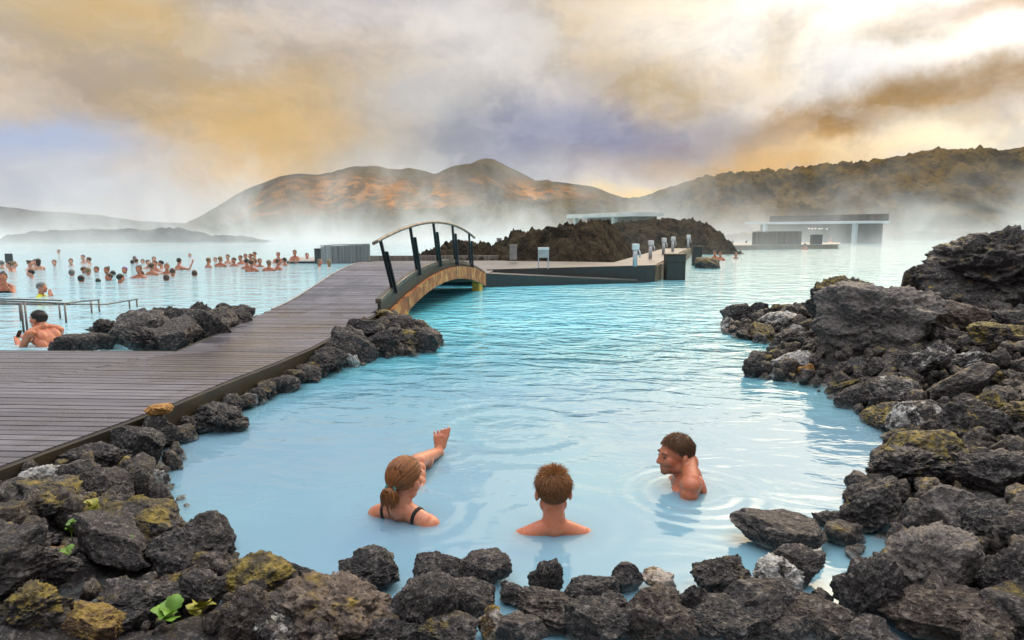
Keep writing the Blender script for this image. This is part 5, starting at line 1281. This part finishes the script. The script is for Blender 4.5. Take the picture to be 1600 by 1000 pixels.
# yaw: 0 looks away from the camera, 90 to the left, -90 to the right, 180 to the camera
BA = [
 (4, 457, 425, 'f', -150, 0, 1, 'woman in a dark swimsuit at the left frame edge with hands at her face', 1, BLK),
 (65, 463, 441.5, 'f', -80, 3, 0, 'child in a yellow shirt and grey cap, hands to mouth, behind the steel railing', 0, YEL),
 (3, 420, 407, 'a', 10, 3, 0, 'faint bather at the left frame edge behind the square board', 2),
 (13, 424, 409, 'a', 120, 1, 0, 'pale bather just below the square board, the left one of two', 2),
 (22, 424, 408, 'a', -60, 2, 0, 'fair bather just below the square board, the right one of two', 2),
 (47, 422, 407, 'h', -90, 1, 1, 'bather with bun at the left of the three standing close together', 2),
 (54, 421, 405, 'a', 170, 0, 0, 'middle bather of the three standing close together at left', 2),
 (59, 422, 404, 'b', 60, 0, 2, 'dark haired bather at the right of the three standing close together', 2),
 (47, 435, 421, 'b', 150, 0, 0, 'dark haired bather alone in front of the group of three', 2),
 (84, 415.5, 406, 'w', 180, 1, 0, 'lone bather facing us right of the group of three', 2),
 (110, 415, 404, 'w', -170, 0, 0, 'bather with arms spread at the back, left of the close couple', 2),
 (129, 411, 398, 'a', 150, 3, 0, 'farther bather of the hazy couple at the back left', 2),
 (138, 413, 402, 'a', 90, 1, 0, 'nearer bather of the hazy couple at the back left', 2),
 (112, 431, 421, 'a', 0, 3, 0, 'grey haired head seen from behind, nearly submerged', 1),
 (127, 441, 430, 'a', -10, 0, 0, 'dark haired head seen from behind, nearest of the submerged heads at left', 1),
 (131, 426.5, 417, 'w', -100, 1, 0, 'bather with brown hair beside the ginger one in the middle row', 1),
 (137.5, 430, 418, 'a', 20, 2, 0, 'ginger haired bather seen from behind in the middle row', 1),
 (150, 425.5, 416.5, 'w', 175, 0, 0, 'dark haired bather facing us alone in the middle row', 1),
 (166, 427.5, 417, 'w', 160, 1, 1, 'bather with hair up facing us in the middle row', 1),
 (169.5, 438, 427, 'a', 120, 1, 0, 'brown haired bather low in the water below the one with hair up', 1),
 (176, 429, 423, 'a', 40, 0, 0, 'small dark head in the water right of the one with hair up', 1),
 (153.5, 440, 435, 'a', 0, 0, 0, 'tiny dark head alone low in the water', 1, None, 'bathers in the far pool', None, .8),
 (194, 427, 417, 'w', 170, 0, 0, 'bather wearing a purple cap', 1, None, 'bathers in the far pool', 'purple'),
 (188, 442.5, 428, 'c', -15, 0, 0, 'broad shouldered dark haired man seen from behind below the purple cap', 1),
 (216, 434.5, 415, 'w', 170, 1, 1, 'upright bather with arms spread on the water right of the purple cap', 1),
 (220, 434, 423, 'b', 60, 1, 0, 'bather close in front of the one with spread arms', 3),
 (207, 412, 406, 'a', 0, 0, 0, 'hazy dark head at the back, left of two', 2),
 (209.5, 407, 400, 'b', 60, 3, 0, 'hazy pale head farther back above the two dark ones', 2),
 (213, 411, 404, 'a', -20, 1, 0, 'hazy dark head at the back, right of two', 2),
 (222.5, 411, 405, 'w', 180, 0, 0, 'hazy bather with dark hair apart from the two hazy heads', 2),
 (231, 420, 406, 'a', -150, 0, 0, 'dark haired bather at the left of the ring round the grey suited back', 2),
 (240, 413, 401, 'a', 180, 0, 0, 'dark haired bather farthest in the ring round the grey suited back', 2),
 (241, 424, 407, 'a', 160, 1, 0, 'bather facing us in the middle of the ring round the grey suited back', 0),
 (237, 430, 411, 'b', 5, 1, 0, 'bather with bare back and dark suit seen from behind in the ring', 0, BLK),
 (250.5, 420, 407, 'c', 130, 0, 0, 'dark haired bather at the right of the ring round the dark suited back', 0),
 (260.5, 428, 411.5, 'c', -150, 2, 1, 'fair haired bather with hair up, tallest of the trio at the centre left', 1),
 (269, 432, 419, 'b', 40, 1, 0, 'brown haired bather at the right of the trio at the centre left', 1),
 (260, 438.5, 428.5, 'a', 10, 1, 0, 'bather low in the water at the front of the trio at the centre left', 3),
 (280, 421.5, 403, 'r', -30, 0, 0, 'dark haired man with one arm raised in front of him', 0),
 (304, 431.5, 422, 'a', 0, 1, 0, 'lone brown haired head seen from behind between the two big groups', 1),
 (326, 418, 402.5, 'a', -40, 2, 0, 'fair haired bather at the left end of the right group', 1),
 (336, 409.5, 402, 'w', 180, 1, 0, 'small hazy bather behind the left end of the right group', 2),
 (344, 416.5, 400.5, 'c', 0, 2, 0, 'broad sandy haired back second from the left of the right group', 1),
 (355, 412, 397.5, 'a', 150, 1, 0, 'pale bather standing behind the sandy haired back', 2),
 (365, 416, 402.5, 'c', 170, 0, 0, 'dark haired bather with crossed arms in the right group', 1),
 (375, 413, 399, 'a', 150, 0, 0, 'dark haired bather right of the one with crossed arms', 1),
 (383, 410, 396.5, 'a', 170, 0, 0, 'bather with black hair at the back of the right group', 1),
 (385, 420, 404, 'b', 40, 0, 0, 'dark haired bather left of the broad red back', 1),
 (391, 408, 396.5, 'b', 180, 1, 0, 'brown haired bather at the back beside the tallest one', 1),
 (397, 408, 393.5, 'a', 120, 1, 0, 'tallest standing bather at the back of the right group', 0),
 (396, 415, 402, 'b', 170, 2, 2, 'fair haired woman just behind the broad red back', 0),
 (393, 424.5, 406, 'c', -5, 1, 0, 'broad red backed man nearest to us in the right group', 1),
 (405.5, 417, 404, 'a', -160, 1, 0, 'brown haired bather right of the broad red back', 1),
 (420, 423.5, 406, 'c', 0, 2, 0, 'fair haired man with red back right of the right group', 1),
 (435, 422, 404.5, 'b', -40, 1, 0, 'brown haired woman in a dark swimsuit beside the fair haired red back', 1, BLK),
 (444, 415, 402.5, 'a', 60, 0, 0, 'dark haired bather at the rim of the low platform', 1),
 (434.5, 411, 394, 'c', -170, 1, 0, 'bather standing at the left tip of the low platform', 0),
 (460, 411, 390.5, 'h', 175, 1, 0, 'tall bather standing behind the low platform with hands together', 0),
 (479.5, 408.5, 395.5, 'a', -170, 1, 1, 'bather behind the low platform nearest the dark tank', 2),
 (500, 417, 405, 'b', -80, 2, 2, 'fair haired bather at the foot of the dark tank, left of two', 0),
 (513, 417, 405.5, 'b', 70, 2, 2, 'fair haired bather at the foot of the dark tank, right of two', 0),
 (91, 396, 390, 'a', 150, 1, 0, 'tiny hazy head far at the back left', 2),
 (296, 401, 396, 'a', 180, 2, 0, 'tiny pale hazy bather far behind the raised arm', 2),
 (1126, 407, 393, 'b', 160, 1, 0, 'bather in a bright red top beside the rock islet', 0, RED, 'bathers at the far right'),
 (1117, 405, 391.5, 'a', 120, 0, 0, 'bather in shade just behind the rock islet', 1, None, 'bathers at the far right'),
 (1150, 404, 394, 'w', 170, 1, 0, 'hazy bather right of the red top', 0, None, 'bathers at the far right'),
 (1258, 390, 380, 'b', -20, 0, 0, 'dark haired bather in red beside the far dark pillar', 0, RED, 'bathers at the far right'),
 (1298, 382, 371.5, 'b', 170, 1, 0, 'hazy bather in pink red under the pavilion roof', 2, RED, 'bathers at the far right'),
 (1145, 386, 376, 'a', 0, 0, 0, 'dark head behind the far walkway, left one', 0, None, 'bathers at the far right'),
 (1166, 386, 376, 'a', 10, 0, 0, 'dark head behind the far walkway, right one', 0, None, 'bathers at the far right'),
]
for a in BA: bather(*a)
